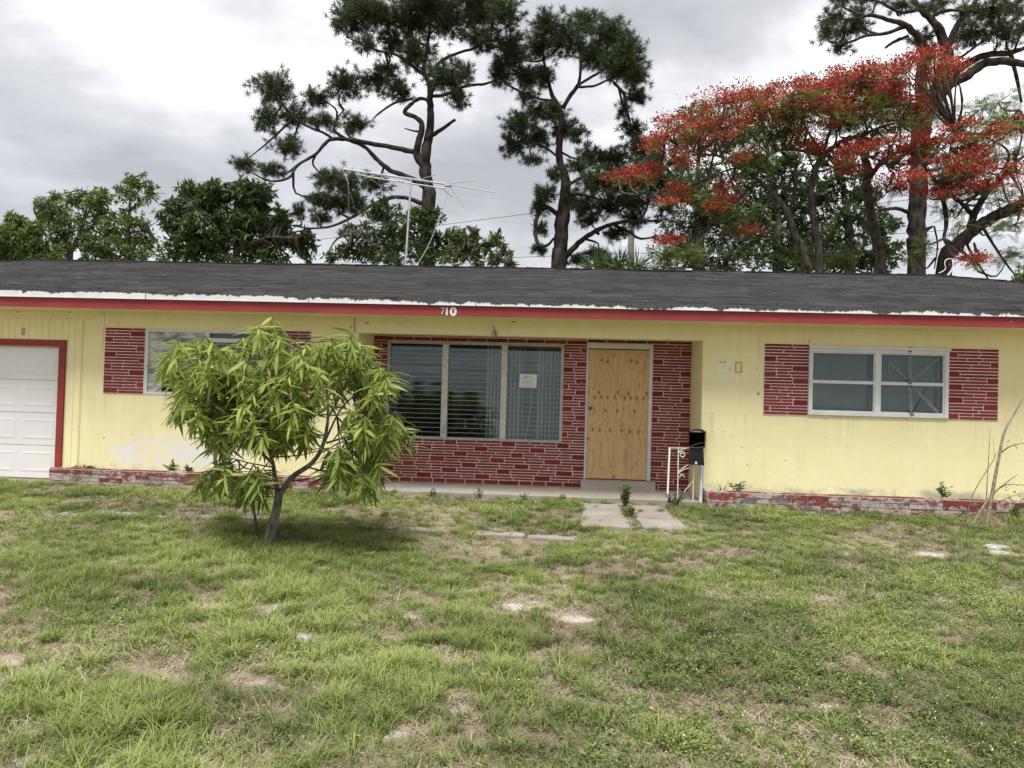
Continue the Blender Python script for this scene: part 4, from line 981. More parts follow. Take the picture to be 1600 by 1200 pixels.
leafy('dense_tree', 'dense dark green tree directly behind the antenna mast', *ZN, 22.0, [([(600,900),(590,760),(560,640),(520,520)], [50,40,26,10], 0), ([(590,760),(720,640),(860,540)], [24,16,6], .4), ([(590,800),(400,700),(250,620)], [24,16,6], -.4), ([(600,820),(800,780),(1000,700)], [20,14,6], .4)],
      [(480,430,70,60),(550,470,90,60),(400,490,70,50),(260,600,110,40),(380,620,130,70),(540,590,140,90),(700,560,140,90),(830,490,120,50),(900,480,70,40),(780,450,60,40),(850,590,110,70),(330,720,140,70),(520,720,160,90),(700,720,150,90),(860,720,130,80),(980,660,90,50),(1050,640,50,40),(1000,760,90,60),(150,790,110,60),(300,810,140,50),(560,830,200,40),(820,830,160,40)], 45, 'broad_leaf', dens=.62, size=(.12, .2), droop=.1)
leafy('airy_shrub', 'thin light green shrub top at the right of the dark tree', *ZN, 21.0, [([(1230,900),(1225,820),(1210,720),(1195,620)], [14,11,8,4], 0), ([(1228,840),(1320,740),(1390,660)], [10,7,3], .3), ([(1228,860),(1400,820),(1490,860)], [8,6,3], -.3), ([(1225,820),(1120,720),(1080,640)], [8,6,3], .3)],
      [(1195,605,22,20),(1080,640,26,24),(1130,650,30,18),(1230,660,36,22),(1380,660,36,22),(1320,690,40,24),(1180,700,60,30),(1290,740,60,34),(1380,770,50,30),(1460,790,40,24),(1150,770,70,40),(1260,820,90,40),(1400,840,50,24),(1490,865,22,16),(1120,850,110,34),(1060,760,60,60),(1010,850,90,30),(1420,710,22,14)], 46, 'light_leaf', dens=.26, size=(.09, .16), droop=.1, whorl=6)
# dark wood behind the flowering tree
leafy('dense_tree', 'dark evergreen crown between the forked pine and the red-flowering tree', *ZC, 29.0, [([(330,1065),(330,900),(320,780)], [50,40,16], 0), ([(330,920),(420,820),(480,760)], [20,14,6], .5)], [(250,720,110,90),(360,740,110,90),(130,620,80,50),(100,580,60,50),(300,430,60,30),(330,840,130,90),(440,820,100,80),(380,950,130,90),(240,900,80,70),(480,950,100,90),(300,1020,140,60),(110,700,80,60)], 47, 'broad_leaf', dens=.55)
leafy('dense_tree', 'dark leafy tree in the shade under the red blossom canopy', *ZC, 27.5, [([(640,1065),(640,900),(630,780),(620,680)], [44,36,24,10], 0), ([(640,880),(740,780),(800,700)], [20,14,6], .6), ([(640,920),(540,820),(500,760)], [16,10,5], -.5)], [(600,690,120,80),(520,740,80,70),(700,700,100,80),(640,800,140,80),(560,860,110,80),(740,820,100,90),(620,930,150,80),(740,960,110,90),(580,1020,140,50),(500,620,80,50),(690,610,80,60),(760,1020,100,50)], 48, 'broad_leaf', dens=.6)
leafy('dense_tree', 'glossy dark tree beside the slanting grey trunk', *ZC, 26.5, [([(920,1065),(915,900),(900,780),(890,680)], [40,32,22,10], 0), ([(915,880),(1000,800),(1060,760)], [16,11,5], .6), ([(915,900),(850,820),(820,760)], [16,11,5], -.5)], [(880,680,90,70),(820,740,70,60),(950,740,80,60),(880,830,120,80),(1000,860,80,70),(1060,880,50,60),(830,930,90,80),(940,960,110,90),(1050,980,60,70),(860,1040,130,40),(1020,1040,80,40),(900,620,60,40)], 49, 'broad_leaf', dens=.52)
leafy('bushy_tree', 'slender tree with grey slanting trunk and forked top', *ZC, 22.8, [([(1037,1065),(1030,960),(1003,850),(985,730),(990,650),(962,590)], [42,40,36,34,28,18], .3), ([(1000,690),(1050,632),(1120,590),(1170,592)], [18,17,14,9], -.5), ([(985,960),(970,920),(930,925),(905,970)], [16,14,12,8], -.3), ([(1010,800),(1030,760)], [10,6], 0)], [(960,560,60,40),(1080,960,40,30),(1170,600,40,30),(905,1000,50,40)], 50, 'light_leaf', dens=.25)
leafy('roadside_bush', 'rounded olive bush past the sloping right end of the roof', *ZC, 20.0, [([(1590,1180),(1590,1090)], [20,10], 0)], [(1590,1100,50,60),(1560,1120,30,30),(1620,1060,50,50)], 51, 'light_leaf', dens=.6, size=(.07, .12))
# ------------------------------------------------------------------ flowering trees
FERN = []; FERN_F = []
for i in range(7):
    x = .12+i*.125; w = .20*(1-abs(i-3)/6); k = len(FERN)
    FERN += [(x, 0, 0), (x+.03, w, .02), (x+.08, w, .0), (x+.05, 0, 0)]; FERN_F.append((k, k+1, k+2, k+3)); k += 4
    FERN += [(x, 0, 0), (x+.03, -w, .02), (x+.08, -w, .0), (x+.05, 0, 0)]; FERN_F.append((k, k+3, k+2, k+1))
PETAL = [(0, 0, 0), (.6, .36, .1), (1, .0, -.1), (.6, -.36, .1)]
def flame(label, Y, specs, red, green, seed, bark='grey_bark', rd=.025):
    rs = np.random.default_rng(seed); zf = zmap(*ZC, Y); s = 2.5; g = zf(*specs[0][0][0]); k = 1/s/PXM(Y)
    root = thing('flame_tree', label, 'flowering tree', (g[0], g[1], 0), 'red-flowering trees behind the house')
    LP = limbs(root, zf, specs, MT[bark], 0, rs, s); tw = MB()
    sat = [(cx+rx*1.05*math.cos(a), cy+ry*1.05*math.sin(a), rx*q, ry*q) for cx, cy, rx, ry in red for a, q in zip(rs.random(4)*6.283, rs.uniform(.18, .42, 4))]
    for blobs, kind in ((red+sat, 'r'), (green, 'g')):
        PP = []
        for cx, cy, rx, ry in blobs:
            c = zf(cx, cy, rs.uniform(-1.6, 1.3)); r = np.array([rx*k, min(1.5, rx*k*1.2), ry*k])*1.05; a = nearest(LP, c)
            tw.tube([a, a*.45+c*.55+[0, 0, -.12]+rs.normal(size=3)*.12, c], [.035, .022, .010], 5, smooth=3)
            n = max(2, int(rx*ry/s/s*(rd if kind == 'r' else .062)))
            p, u = blob_pts(c, r, n, rs, .25); PP.append(p)
            for i in range(0, n, 1 if kind == 'r' else 3): tw.tube([c+(p[i]-c)*.1, c+(p[i]-c)*.6+rs.normal(size=3)*.06-[0, 0, .05], p[i]], [.010, .005], 4)
        p = np.vstack(PP); n = len(p)
        if kind == 'r':      # each point carries one flat truss of blossom
            NN = 62; sz = rs.uniform(.55, 1.25, n); off_ = rs.normal(size=(n*NN, 3))*[.17, .17, .055]*np.repeat(sz, NN)[:, None]
            pos = np.repeat(p, NN, 0)+off_; d = off_*[3, 3, 2]+unit(n*NN, rs)*.5+[0, 0, .45]
            V, F, t = scatter(PETAL, [(0, 3, 2, 1)], pos, d, rs.uniform(.04, .08, n*NN), rs.random(n*NN)*6.28, np.clip(np.repeat(rs.normal(.45, .22, n), NN)+rs.normal(0, .15, n*NN), 0, 1))
            tag(link('blossoms', tri_mesh('blossoms', V, F, 4, MT['petal'], t), root), kind='stuff')
            # a few fronds grow among the blossoms too
            pos_extra = (p-[0, 0, .08])[rs.random(n) < .7]
        else:
            p = np.vstack([p, pos_extra]); n = len(p); NN = 4
            pos = np.repeat(p, NN, 0)+rs.normal(size=(n*NN, 3))*.05; d = unit(n*NN, rs)*[1, 1, .45]; d[:, 2] -= .05
            V, F, t = scatter(FERN, FERN_F, pos, d, rs.uniform(.18, .36, n*NN), rs.normal(0, .5, n*NN), np.clip(rs.normal(.5, .25, n*NN), 0, 1))
            tag(link('foliage', tri_mesh('foliage', V, F, 4, MT['fern_leaf'], t), root), kind='stuff')
    tag(tw.build('twigs', MT['twig_bark'], root), kind='stuff')
flame('wide umbrella-crowned tree covered in red blossom behind the roof', 21.5, [
    ([(800,1062),(790,950),(776,850),(768,745),(790,650),(815,610),(860,570),(900,545)], [30,28,26,25,22,20,17,14], -.3),
    ([(768,1062),(740,1000),(702,900),(670,820),(620,760),(560,700),(480,650),(410,610),(330,600),(250,570)], [26,26,24,22,18,15,12,10,7,4], -1.0),
    ([(768,748),(700,737),(620,725),(575,725)], [18,16,13,8], .6), ([(815,612),(740,590),(660,585),(605,602)], [14,12,10,6], -.8), ([(900,547),(980,520),(1060,490),(1150,470)], [13,11,9,5], .5), ([(818,600),(832,540),(862,470),(900,400),(930,330)], [14,12,9,6,4], -.6),
    ([(695,800),(712,700),(690,630),(600,540),(575,500),(580,430),(560,380)], [16,14,12,11,9,6,4], .8), ([(560,705),(470,790),(400,860),(330,950),(262,1050)], [9,8,7,6,4], -1.2), ([(480,652),(400,680),(300,720),(200,760),(80,760)], [8,6,5,4,3], -1.0), ([(410,612),(330,560),(260,500),(200,520)], [8,6,5,3], .4),
    ([(860,572),(960,600),(1060,640),(1110,720)], [9,8,6,4], -.6), ([(430,620),(400,540),(430,450),(470,400)], [9,7,5,3], .6), ([(815,610),(760,520),(720,440),(700,380)], [12,9,6,3], .4), ([(980,520),(1010,460),(1020,390),(1000,320)], [9,7,5,3], .2), ([(575,725),(568,800),(572,870)], [5,4,3], -.3)],
    [(170,560,30,20),(240,500,60,36),(320,470,60,36),(430,400,80,36),(530,390,80,42),(600,370,70,42),(700,370,80,42),(780,340,80,28),(880,320,80,36),(980,320,80,46),(1050,350,60,46),(920,390,100,55),(800,400,90,55),(1000,410,100,65),(1100,410,90,55),(1170,430,70,55),(720,460,70,44),(560,470,70,36),(460,500,60,36),(350,570,70,36),(260,620,40,26),(900,290,40,22),(1020,265,40,18),
     (60,690,55,28),(120,670,36,26),(230,760,32,36),(440,760,32,46),(410,800,26,26),(215,930,30,14),(760,550,50,36),(810,580,28,22),(930,580,28,18),(925,655,45,28),(1010,570,32,18),(1050,620,38,18),(1100,720,45,22),(1160,560,60,36),(1200,600,60,36),(510,905,28,10),(530,620,40,26),(640,430,80,36),(860,450,80,36),(1090,330,50,36),(380,520,60,30),(290,530,50,28)],
    [(450,560,150,50),(660,520,100,50),(900,480,150,50),(1100,500,140,50),(1200,440,80,40),(560,620,100,60),(350,700,120,50),(470,860,110,60),(250,970,90,50),(820,1010,110,36),(700,450,160,50),(980,450,160,50),(420,450,110,40),(280,540,90,40),(540,530,110,50),(640,520,60,40),(380,780,100,40),(300,990,70,50),(720,1000,60,40),(200,1010,60,40)], 61)
flame('sparse red-flowering tree with a thick leaning trunk near the roof end', 20.5, [
    ([(1285,1075),(1340,962),(1400,900),(1480,850),(1560,810),(1650,760)], [56,52,46,42,38,32], -.3),
    ([(1385,912),(1405,840),(1450,760),(1510,700),(1560,640),(1650,575)], [30,27,22,18,14,9], .8), ([(1405,842),(1350,790),(1300,750),(1240,690),(1200,640)], [18,16,13,9,5], -.6), ([(1283,775),(1297,860),(1286,932)], [18,16,10], -.8),
    ([(1440,890),(1490,970),(1545,1050),(1600,1110)], [12,9,7,4], -.5), ([(1286,930),(1330,960),(1380,1000),(1420,1060)], [9,8,7,4], .3), ([(1530,660),(1540,600),(1500,560),(1400,520),(1330,500)], [11,9,7,5,3], .5), ([(1560,640),(1590,540),(1580,430)], [9,7,4], .3), ([(1365,930),(1400,1000),(1440,1060),(1480,1120)], [10,9,7,4], -.4), ([(1250,885),(1262,960),(1250,1050)], [7,6,4], .6), ([(1405,950),(1412,975),(1425,990)], [7,12,7], -.5), ([(1330,520),(1310,600),(1330,680)], [8,6,4], .3)],
    [(1280,580,70,36),(1340,570,50,28),(1420,600,40,18),(1210,690,60,28),(1250,730,60,36),(1330,660,40,18),(1430,670,40,22),(1370,715,35,18),(1460,720,30,18),(1570,690,40,36),(1570,790,40,36),(1200,220,28,18),(1250,215,36,22),(1320,255,32,18),(1250,290,36,22),(1150,250,36,22),(1400,1015,26,10),(1350,500,50,26),(1540,480,50,26),(1290,760,24,22),(1500,520,40,16),(1380,650,40,16)],
    [(1480,480,120,36),(1450,600,100,50),(1550,500,60,50),(1500,400,80,26),(1420,750,80,26),(1180,1000,50,40),(1320,820,80,30),(1500,780,70,30),(1390,560,80,36),(1280,440,60,36),(1340,690,70,30),(1560,880,50,40),(1480,900,60,26),(1300,620,70,40),(1540,1000,60,40),(1350,880,40,24),(1220,950,40,30),(1440,420,50,24),(1560,600,50,40)], 62, 'pine_bark', .010)
def palm():
    c = T(962, 425, 21.0); root = thing('palm', 'small spiky palm just showing above the roof ridge', 'palm', (c[0], c[1], 0)); rs = np.random.default_rng(9)
    MB().tube([(c[0], c[1], -.1), (c[0]+.1, c[1], c[2]*.6), c], [.16, .13, .12], 8, smooth=3).build('trunk', MT['grey_bark'], root)
    n = 260; a = rs.uniform(0, math.pi, n); f = rs.integers(0, 6, n); d = np.stack([np.cos(a), rs.normal(0, .35, n), np.sin(a)*.9+.1], 1)
    V, F, t = scatter([(0, 0, 0), (.5, .03, 0), (1, 0, -.05), (.5, -.03, 0)], [(0, 1, 2, 3)], c+np.stack([(f-2.5)*.22, rs.normal(0, .2, n), rs.normal(0, .08, n)], 1), d, rs.uniform(.5, .75, n), rs.random(n)*6, rs.random(n))
    link('frond', tri_mesh('frond', V, F, 4, MT['broad_leaf'], t), root)
palm()
pu = T(988, 300, 31.0); up = thing('utility_pole', 'plain grey utility pole between the pine and the flowering tree', 'utility pole', (pu[0], pu[1], 0))
MB().tube([(pu[0], pu[1], -.2), (pu[0], pu[1], pu[2])], [.17, .12], 10).build('pole', MT['pole'], up)
b = MB(); b.bar((pu[0]-.5, pu[1]-.14, pu[2]-.25), (pu[0]+.5, pu[1]-.14, pu[2]-.25), .09, .09); b.build('crossarm', MT['pole'], up)
for a, c, sg, lb in [((985, 312), (-100, 430), .5, 'thin overhead cable crossing behind the antenna lead'), ((985, 395), (-100, 420), .3, 'lower overhead cable running left from the utility pole'), ((990, 350), (1750, 255), .8, 'thin overhead cable running right behind the red blossom'), ((990, 372), (1750, 330), .8, 'second overhead cable crossing the flowering trees'), ((990, 395), (1750, 392), .6, 'lowest overhead cable crossing behind the leaning trunk')]:
    p, q = T(a[0], a[1], 31.0), T(c[0], c[1], 31.0 if c[0] < 0 else 29.0); P = [p+(q-p)*t-[0, 0, sg*4*t*(1-t)*.5] for t in np.linspace(0, 1, 13)]
    tag(MB().tube(P, .011, 5).build('overhead_cable', MT['wire']), lb, 'cable', 'overhead cables')

# ------------------------------------------------------------------ young mango tree on the lawn
def mango():
    Y = 7.28; zf = zmap((240, 470), 2.926, Y); g = zf(510, 1135); s = 2.926; rs = np.random.default_rng(77)
    root = thing('young_mango_tree', 'young mango tree with drooping light green leaves on the front lawn', 'tree', (g[0], g[1], gz(g[0], g[1])))
    specs = [([(508,1140),(540,1040),(565,940),(575,870)], [58,46,40,36], 0), ([(572,890),(600,850),(640,800),(720,745),(770,670),(795,560),(795,450),(785,330),(800,220)], [30,27,25,22,18,14,11,8,4], -.25),
        ([(572,885),(556,820),(545,740),(515,640),(500,540),(508,420),(512,300),(540,120)], [26,22,18,14,12,9,7,4], .2), ([(545,745),(480,680),(440,620),(380,560),(300,480),(220,380),(130,220)], [14,12,10,9,7,5,3], -.3),
        ([(700,760),(800,782),(880,775),(960,800)], [9,7,5,3], -.3), ([(775,660),(860,490),(960,400),(1030,310)], [12,9,6,3], .35), ([(790,650),(900,622),(1000,640),(1090,560)], [10,8,6,3], .0), ([(520,650),(600,520),(640,380),(680,220)], [12,9,6,3], -.4), ([(795,540),(880,380),(900,260),(910,160)], [9,7,5,3], -.1), ([(500,620),(420,520),(360,380),(300,220)], [9,7,5,3], .45), ([(540,760),(430,740),(350,720),(270,740)], [8,6,5,3], -.35), ([(545,700),(600,620),(560,480),(580,380)], [9,7,5,3], -.6)]
    allp = []
    for k, (pts, wd, dr) in enumerate(specs):
        n = len(pts); P = np.array([zf(a, c, dr*(i/max(1, n-1))) for i, (a, c) in enumerate(pts)])
        if k == 0: P[0][2] = gz(P[0][0], P[0][1])-.06
        b = MB(); b.tube(P, [w/2/s/PXM(Y) for w in wd], 9 if k < 3 else 6, smooth=5); b.build('trunk' if k == 0 else 'branch', MT['mango_bark'] if k < 3 else MT['twig_bark'], root, True)
        if k: allp.append(limb_points(P)[6:])
    P = [zf(480, 1075), zf(462, 980, -.05), zf(450, 840, -.1)]; MB().tube(P, [.014, .011, .009], 6, smooth=3).build('dead_sucker', MT['twig_bark'], root)
    LP = np.vstack(allp)
    tips = [(540,75),(480,120),(110,175),(70,235),(200,180),(270,190),(350,205),(430,185),(100,330),(180,330),(280,330),(350,300),(420,270),(470,330),(570,150),(600,210),(680,205),(730,195),(800,185),(830,235),(900,155),(935,215),(870,275),(980,285),(1030,300),(1065,345),(1000,390),(760,300),(700,275),(640,245),(620,330),(560,400),(640,400),(700,440),(480,440),(400,430),(330,440),(280,450),(240,420),(200,480),(300,530),(380,520),(460,530),(560,500),(640,520),(700,550),(600,590),(500,585),(400,580),(330,600),(290,590),(900,500),(960,520),(1030,490),(1090,520),(1050,570),(970,600),(1110,580),(900,570),(840,660),(900,680),(850,740),(910,760),(960,790),(1030,740),(1000,690),(1060,640),(310,720),(265,770),(330,755),(450,770),(400,810),(480,790),(540,560),(520,240),(440,380),(230,260),(150,420),(760,390),(850,340),(930,320),(640,460),(540,460),(590,290)]
    LF = []; LFF = []; segs = [(0, .006), (.12, .048), (.35, .080), (.6, .070), (.82, .036), (1.0, .0)]; 
    for i, (x, w) in enumerate(segs): z = -.22*x*x; LF += [(x, w, z+.018), (x, 0, z), (x, -w, z+.018)]
    for i in range(5):
        a = i*3; LFF += [(a, a+1, a+4, a+3), (a+1, a+2, a+5, a+4)]
    pos, dirs, size, tint = [], [], [], []; tw = MB(); allt = tips+[(x+rs.uniform(-55, 55), y+rs.uniform(-25, 40)) for x, y in tips*3 if rs.random() < .70]+[(rs.uniform(300, 760), rs.uniform(240, 600)) for _ in range(34)]+[(rs.uniform(90, 420), rs.uniform(230, 520)) for _ in range(14)]; NB = len(allt)-48
    for j, (cx, cy) in enumerate(allt):
        back = j >= len(tips); c = zf(cx, cy, rs.uniform(-.75, .55) if not back else (rs.uniform(-.3, .95) if j < NB else rs.uniform(-.7, .2))); a = nearest(LP, c-[0, 0, .06])
        tw.tube([a, (a+c)/2-[0, 0, .03], c], [.008, .005], 5, smooth=2)
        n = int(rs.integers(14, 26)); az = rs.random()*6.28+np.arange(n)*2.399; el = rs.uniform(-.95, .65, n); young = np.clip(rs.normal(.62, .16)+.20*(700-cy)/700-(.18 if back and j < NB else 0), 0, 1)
        d = np.stack([np.cos(az)*np.cos(el), np.sin(az)*np.cos(el), np.sin(el)-.35], 1)
        pos.append(c-np.stack([0*az, 0*az, np.arange(n)*.008], 1)); dirs.append(d); size.append(rs.uniform(.11, .25, n)); tint.append(np.clip(young+rs.normal(0, .13, n), 0, 1))
    tag(tw.build('twigs', MT['twig_bark'], root), kind='stuff')
    pos, dirs, size, tint = np.vstack(pos), np.vstack(dirs), np.concatenate(size), np.concatenate(tint)
    roll = rs.normal(0, .5, len(pos))
    order = np.argsort(pos[:, 1]-size*.5); lead = order[:290]; restl = order[290:]
    crown = None
    vs_, fs_, ts_, nb = [], [], [], 0
    for q in range(4):                  # four leaf shapes: narrow, broad, curled, twisted sideways
        L4 = np.array(LF); L4[:, 1] *= (.75, 1.15, .9, 1.0)[q]; L4[:, 2] *= (1.0, .6, 1.9, 1.4)[q]; L4[:, 1] += L4[:, 0]**2*(0, .07, -.05, -.12)[q]
        sel = restl[q::4]; V, F, t = scatter(L4, LFF, pos[sel], dirs[sel], size[sel], roll[sel], tint[sel]); vs_.append(V); fs_.append(F+nb); ts_.append(t); nb += len(V)
    V, F, t = np.vstack(vs_), np.vstack(fs_), np.concatenate(ts_)
    crown = tag(link('crown', tri_mesh('crown', V, F, 4, MT['mango_leaf'], t, smooth=True), root), kind='stuff')
    # the foremost leaves one by one
    meshes = [tri_mesh('leaf', np.array(LF), np.array(LFF), 4, MT['mango_leaf'], np.full(len(LF), q), smooth=True) for q in np.linspace(.05, .95, 10)]
    D, S, Nn = rot_frames(dirs[lead], roll[lead])
    for i, k in enumerate(lead):
        o = bpy.data.objects.new('leaf', meshes[min(9, int(tint[k]*10))]); COL.objects.link(o); o.parent = crown
        mm = Matrix.Identity(4)
        for r in range(3): mm[r][0], mm[r][1], mm[r][2], mm[r][3] = D[i][r]*size[k], S[i][r]*size[k], Nn[i][r]*size[k], pos[k][r]
        o.matrix_local = mm
    yl = [(628, 850), (560, 700), (418, 960)]
    for a, c in yl:
        me = tri_mesh('yellow_leaf', np.array(LF), np.array(LFF), 4, MT['yellowleaf']); o = bpy.data.objects.new('yellow_leaf', me); COL.objects.link(o); attach(o, root)
        o.location = zf(a, c-30, -.35); o.scale = (.13, .2, .13); o.rotation_euler = (rs.uniform(-.4, .4), math.pi/2-.15, rs.uniform(0, 3))
mango()

# ------------------------------------------------------------------ sapling, planter plants, stone
def plant(name, label, base, h, n, spread, seed, leafsize=(.05, .09), per=10, mat='weed_leaf', group='weeds growing in the planters', cat='plant'):
    rs = np.random.default_rng(seed); root = thing(name, label, cat, tuple(base), group); base = np.array(base); P, D, TN = [], [], []; b = MB()
    for i in range(n):
        a = rs.random()*6.28; r = spread*rs.random(); tip = base+[math.cos(a)*r, math.sin(a)*r*.7, h*rs.uniform(.55, 1.0)]; mid = (base+tip)/2+[math.cos(a)*.02, 0, .03]
        b.tube([base+[math.cos(a)*.015, math.sin(a)*.015, -.05], mid, tip], [.004, .003, .0015], 5, smooth=2)
        t = rs.uniform(.3, 1, per); p = base+(tip-base)*t[:, None]+rs.normal(size=(per, 3))*.008; P.append(p); D.append(unit(per, rs)*[1, 1, .5]+[0, 0, .25]); TN.append(np.clip(rs.normal(.45, .2, per), 0, 1))
    b.build('stem', MT['twig_bark'], root); P, D, TN = map(np.concatenate, (P, D, TN))
    V, F, t = scatter(LEAF, LEAF_F, P, D, rs.uniform(*leafsize, len(P)), rs.random(len(P))*6.28, TN); link('leaves', tri_mesh('leaves', V, F, 3, MT[mat], t), root)
for px, h, n, sp, sd_, lb in [(270, .20, 7, .12, 1, 'dark leafy weed clump in the planter under the boarded window'), (293, .13, 6, .12, 2, 'low dark weed beside the leafy clump in the left planter'), (135, .09, 6, .16, 3, 'small weeds at the garage end of the left planter'), (1476, .26, 8, .13, 5, 'leafy green weed in the planter under the taped window'), (1152, .17, 5, .10, 6, 'small broad-leaved weed beside the spiky plant')]:
    x = T(px, 760, 11.05)[0]; plant('weed', lb, (x, 11.05, .255), h, n, sp, sd_)
q = T(1590, 790, 10.6); plant('yellow_weed', 'weed with yellow leaves at the foot of the planter wall', (q[0], 10.62, .06), .30, 6, .15, 8, (.05, .09), 9, 'light_leaf')
def spiky():
    x = T(1128, 765, 11.0)[0]; base = np.array([x, 11.0, .25]); rs = np.random.default_rng(5); root = thing('spiky_plant', 'dry spiky plant at the entrance end of the right planter', 'plant', tuple(base))
    n = 26; a = rs.random(n)*6.28; d = np.stack([np.cos(a), np.sin(a), rs.uniform(.4, 2.2, n)], 1)
    V, F, t = scatter([(0, .035, 0), (0, -.035, 0), (.5, -.02, -.02), (.5, .02, -.02), (1, 0, -.14)], [(0, 1, 2, 3)], np.tile(base, (n, 1)), d, rs.uniform(.14, .3, n), rs.random(n)*.5, rs.random(n))
    V2, F2, t2 = scatter([(0, .03, 0), (0, -.03, 0), (.98, -.004, -.08), (.98, .004, -.08)], [(0, 1, 2, 3)], np.tile(base, (n, 1)), d, rs.uniform(.14, .3, n), rs.random(n)*.5, rs.random(n))
    link('blades', tri_mesh('blades', V2, F2, 4, MT['fern_leaf'], t2), root)
spiky()
x = GP(982, 800, .08); plant('path_weed', 'tall weed growing in the gap between the path pavers', (.935, 10.55, .07), .34, 16, .10, 12, (.03, .055), 30, 'weed_leaf', None)
plant('path_weed', 'weed growing at the foot of the railing post', (1.62, 10.8, .07), .24, 12, .2, 13, (.03, .05), 26, 'weed_leaf', None)
plant('path_weed', 'low weed lying over the right hand pavers', (.94, 9.75, .06), .14, 12, .2, 14, (.025, .045), 22, 'weed_leaf', None)
for k, (xx, wl) in enumerate(((-2.3, 'below the leftmost bay of the louvred window'), (-1.75, 'below the first window mullion'), (-1.1, 'below the middle bay of the louvred window'), (-.45, 'below the paper notice'), (.1, 'below the brick pier beside the door'))): plant('path_weed', 'fine stalky weed at the concrete slab edge '+wl, (xx, 10.86, .06), .13+.03*(k % 3), 9, .09, 15+k, (.015, .03), 16, 'weed_leaf', 'weeds along the slab edge')
def sapling():
    Y = 9.95; zf = zmap((1140, 480), 3.0, Y); g = zf(1195, 1062); gg = gz(g[0], g[1]); root = thing('bare_sapling', 'nearly leafless sapling with thin tan stems beside the right planter', 'sapling', (g[0], g[1], gg))
    S = [([(1200,1062),(1230,880),(1265,690),(1290,580),(1340,490),(1400,380),(1450,280)], [26,22,18,15,11,8,4], 1), ([(1125,1047),(1180,950),(1240,870),(1300,820),(1355,780)], [20,16,13,9,3], 1), ([(1195,1058),(1205,870),(1222,565)], [8,7,4], 1), ([(1105,1005),(1140,880),(1190,790),(1235,720),(1250,680)], [7,6,5,4,3], 0), ([(1275,680),(1320,650),(1420,628)], [9,7,4], 0), ([(1270,845),(1310,830),(1420,838)], [8,6,4], 0), ([(1237,610),(1240,700)], [4,4], 0), ([(1260,915),(1310,890),(1380,870)], [5,4,2], 0)]
    for k, (pts, wd, gnd) in enumerate(S):
        P = np.array([zf(a, c, (-.12*k if gnd == 0 else 0)*(i/len(pts))) for i, (a, c) in enumerate(pts)])
        if gnd: P[0][2] = gg-.05
        MB().tube(P, [w*.72/2/3/PXM(Y) for w in wd], 7, smooth=4).build('stem', MT['sapling_bark'], root, True)
    rs = np.random.default_rng(3); n = 70; P = np.array([zf(rs.uniform(1290, 1420), rs.choice([640, 850, 880, 900])+rs.normal(0, 14), rs.normal(0, .08)) for _ in range(n)])
    V, F, t = scatter(LEAF, LEAF_F, P, unit(n, rs), rs.uniform(.02, .05, n), rs.random(n)*6, rs.random(n)); link('leaves', tri_mesh('leaves', V, F, 3, MT['light_leaf'], t), root)
sapling()
def stone():
    g = GP(1557, 858, .03); rs = random.Random(2); n = 12; ring = [(math.cos(6.283*k/n)*.14*rs.uniform(.8, 1.15), math.sin(6.283*k/n)*.11*rs.uniform(.8, 1.15)) for k in range(n)]
    z = float(gz(g[0], g[1])); vs = [(g[0]+a*f, g[1]+c*f, z+h+rs.uniform(-.006, .006)) for f, h in ((1, -.03), (1, .015), (.8, .032), (.35, .036)) for a, c in ring]
    fs = [(r*n+k, r*n+(k+1) % n, (r+1)*n+(k+1) % n, (r+1)*n+k) for r in range(3) for k in range(n)]+[tuple(3*n+k for k in range(n))]
    tag(MB().add(vs, fs).build('flat_stone', MT['stone']), 'flat pale broken stone in the grass near the bare sapling', 'stone')
stone()
def fallen(px, py, lb):
    g = GP(px, py, .05); z = float(gz(g[0], g[1]))+.05; rs = random.Random(px); v = []
    for x, w in ((-.09, .0), (-.04, .022), (.03, .025), (.09, 0)): v += [(x, w, abs(x)*.25), (x, -w, abs(x)*.2+.004)]
    a = rs.uniform(0, 3); c, s = math.cos(a), math.sin(a); v = [(g[0]+c*x-s*y, g[1]+s*x+c*y, z+h) for x, y, h in v]
    tag(MB().add(v, [(0,2,3,1),(2,4,5,3),(4,6,7,5)]).build('fallen_leaf', MT['yellowleaf']), lb, 'leaf', 'yellow leaves fallen on the lawn')
fallen(608, 834, 'curled yellow leaf lying by the sunken path edge'); fallen(575, 866, 'yellow leaf lying in the dry grass right of the mango tree')

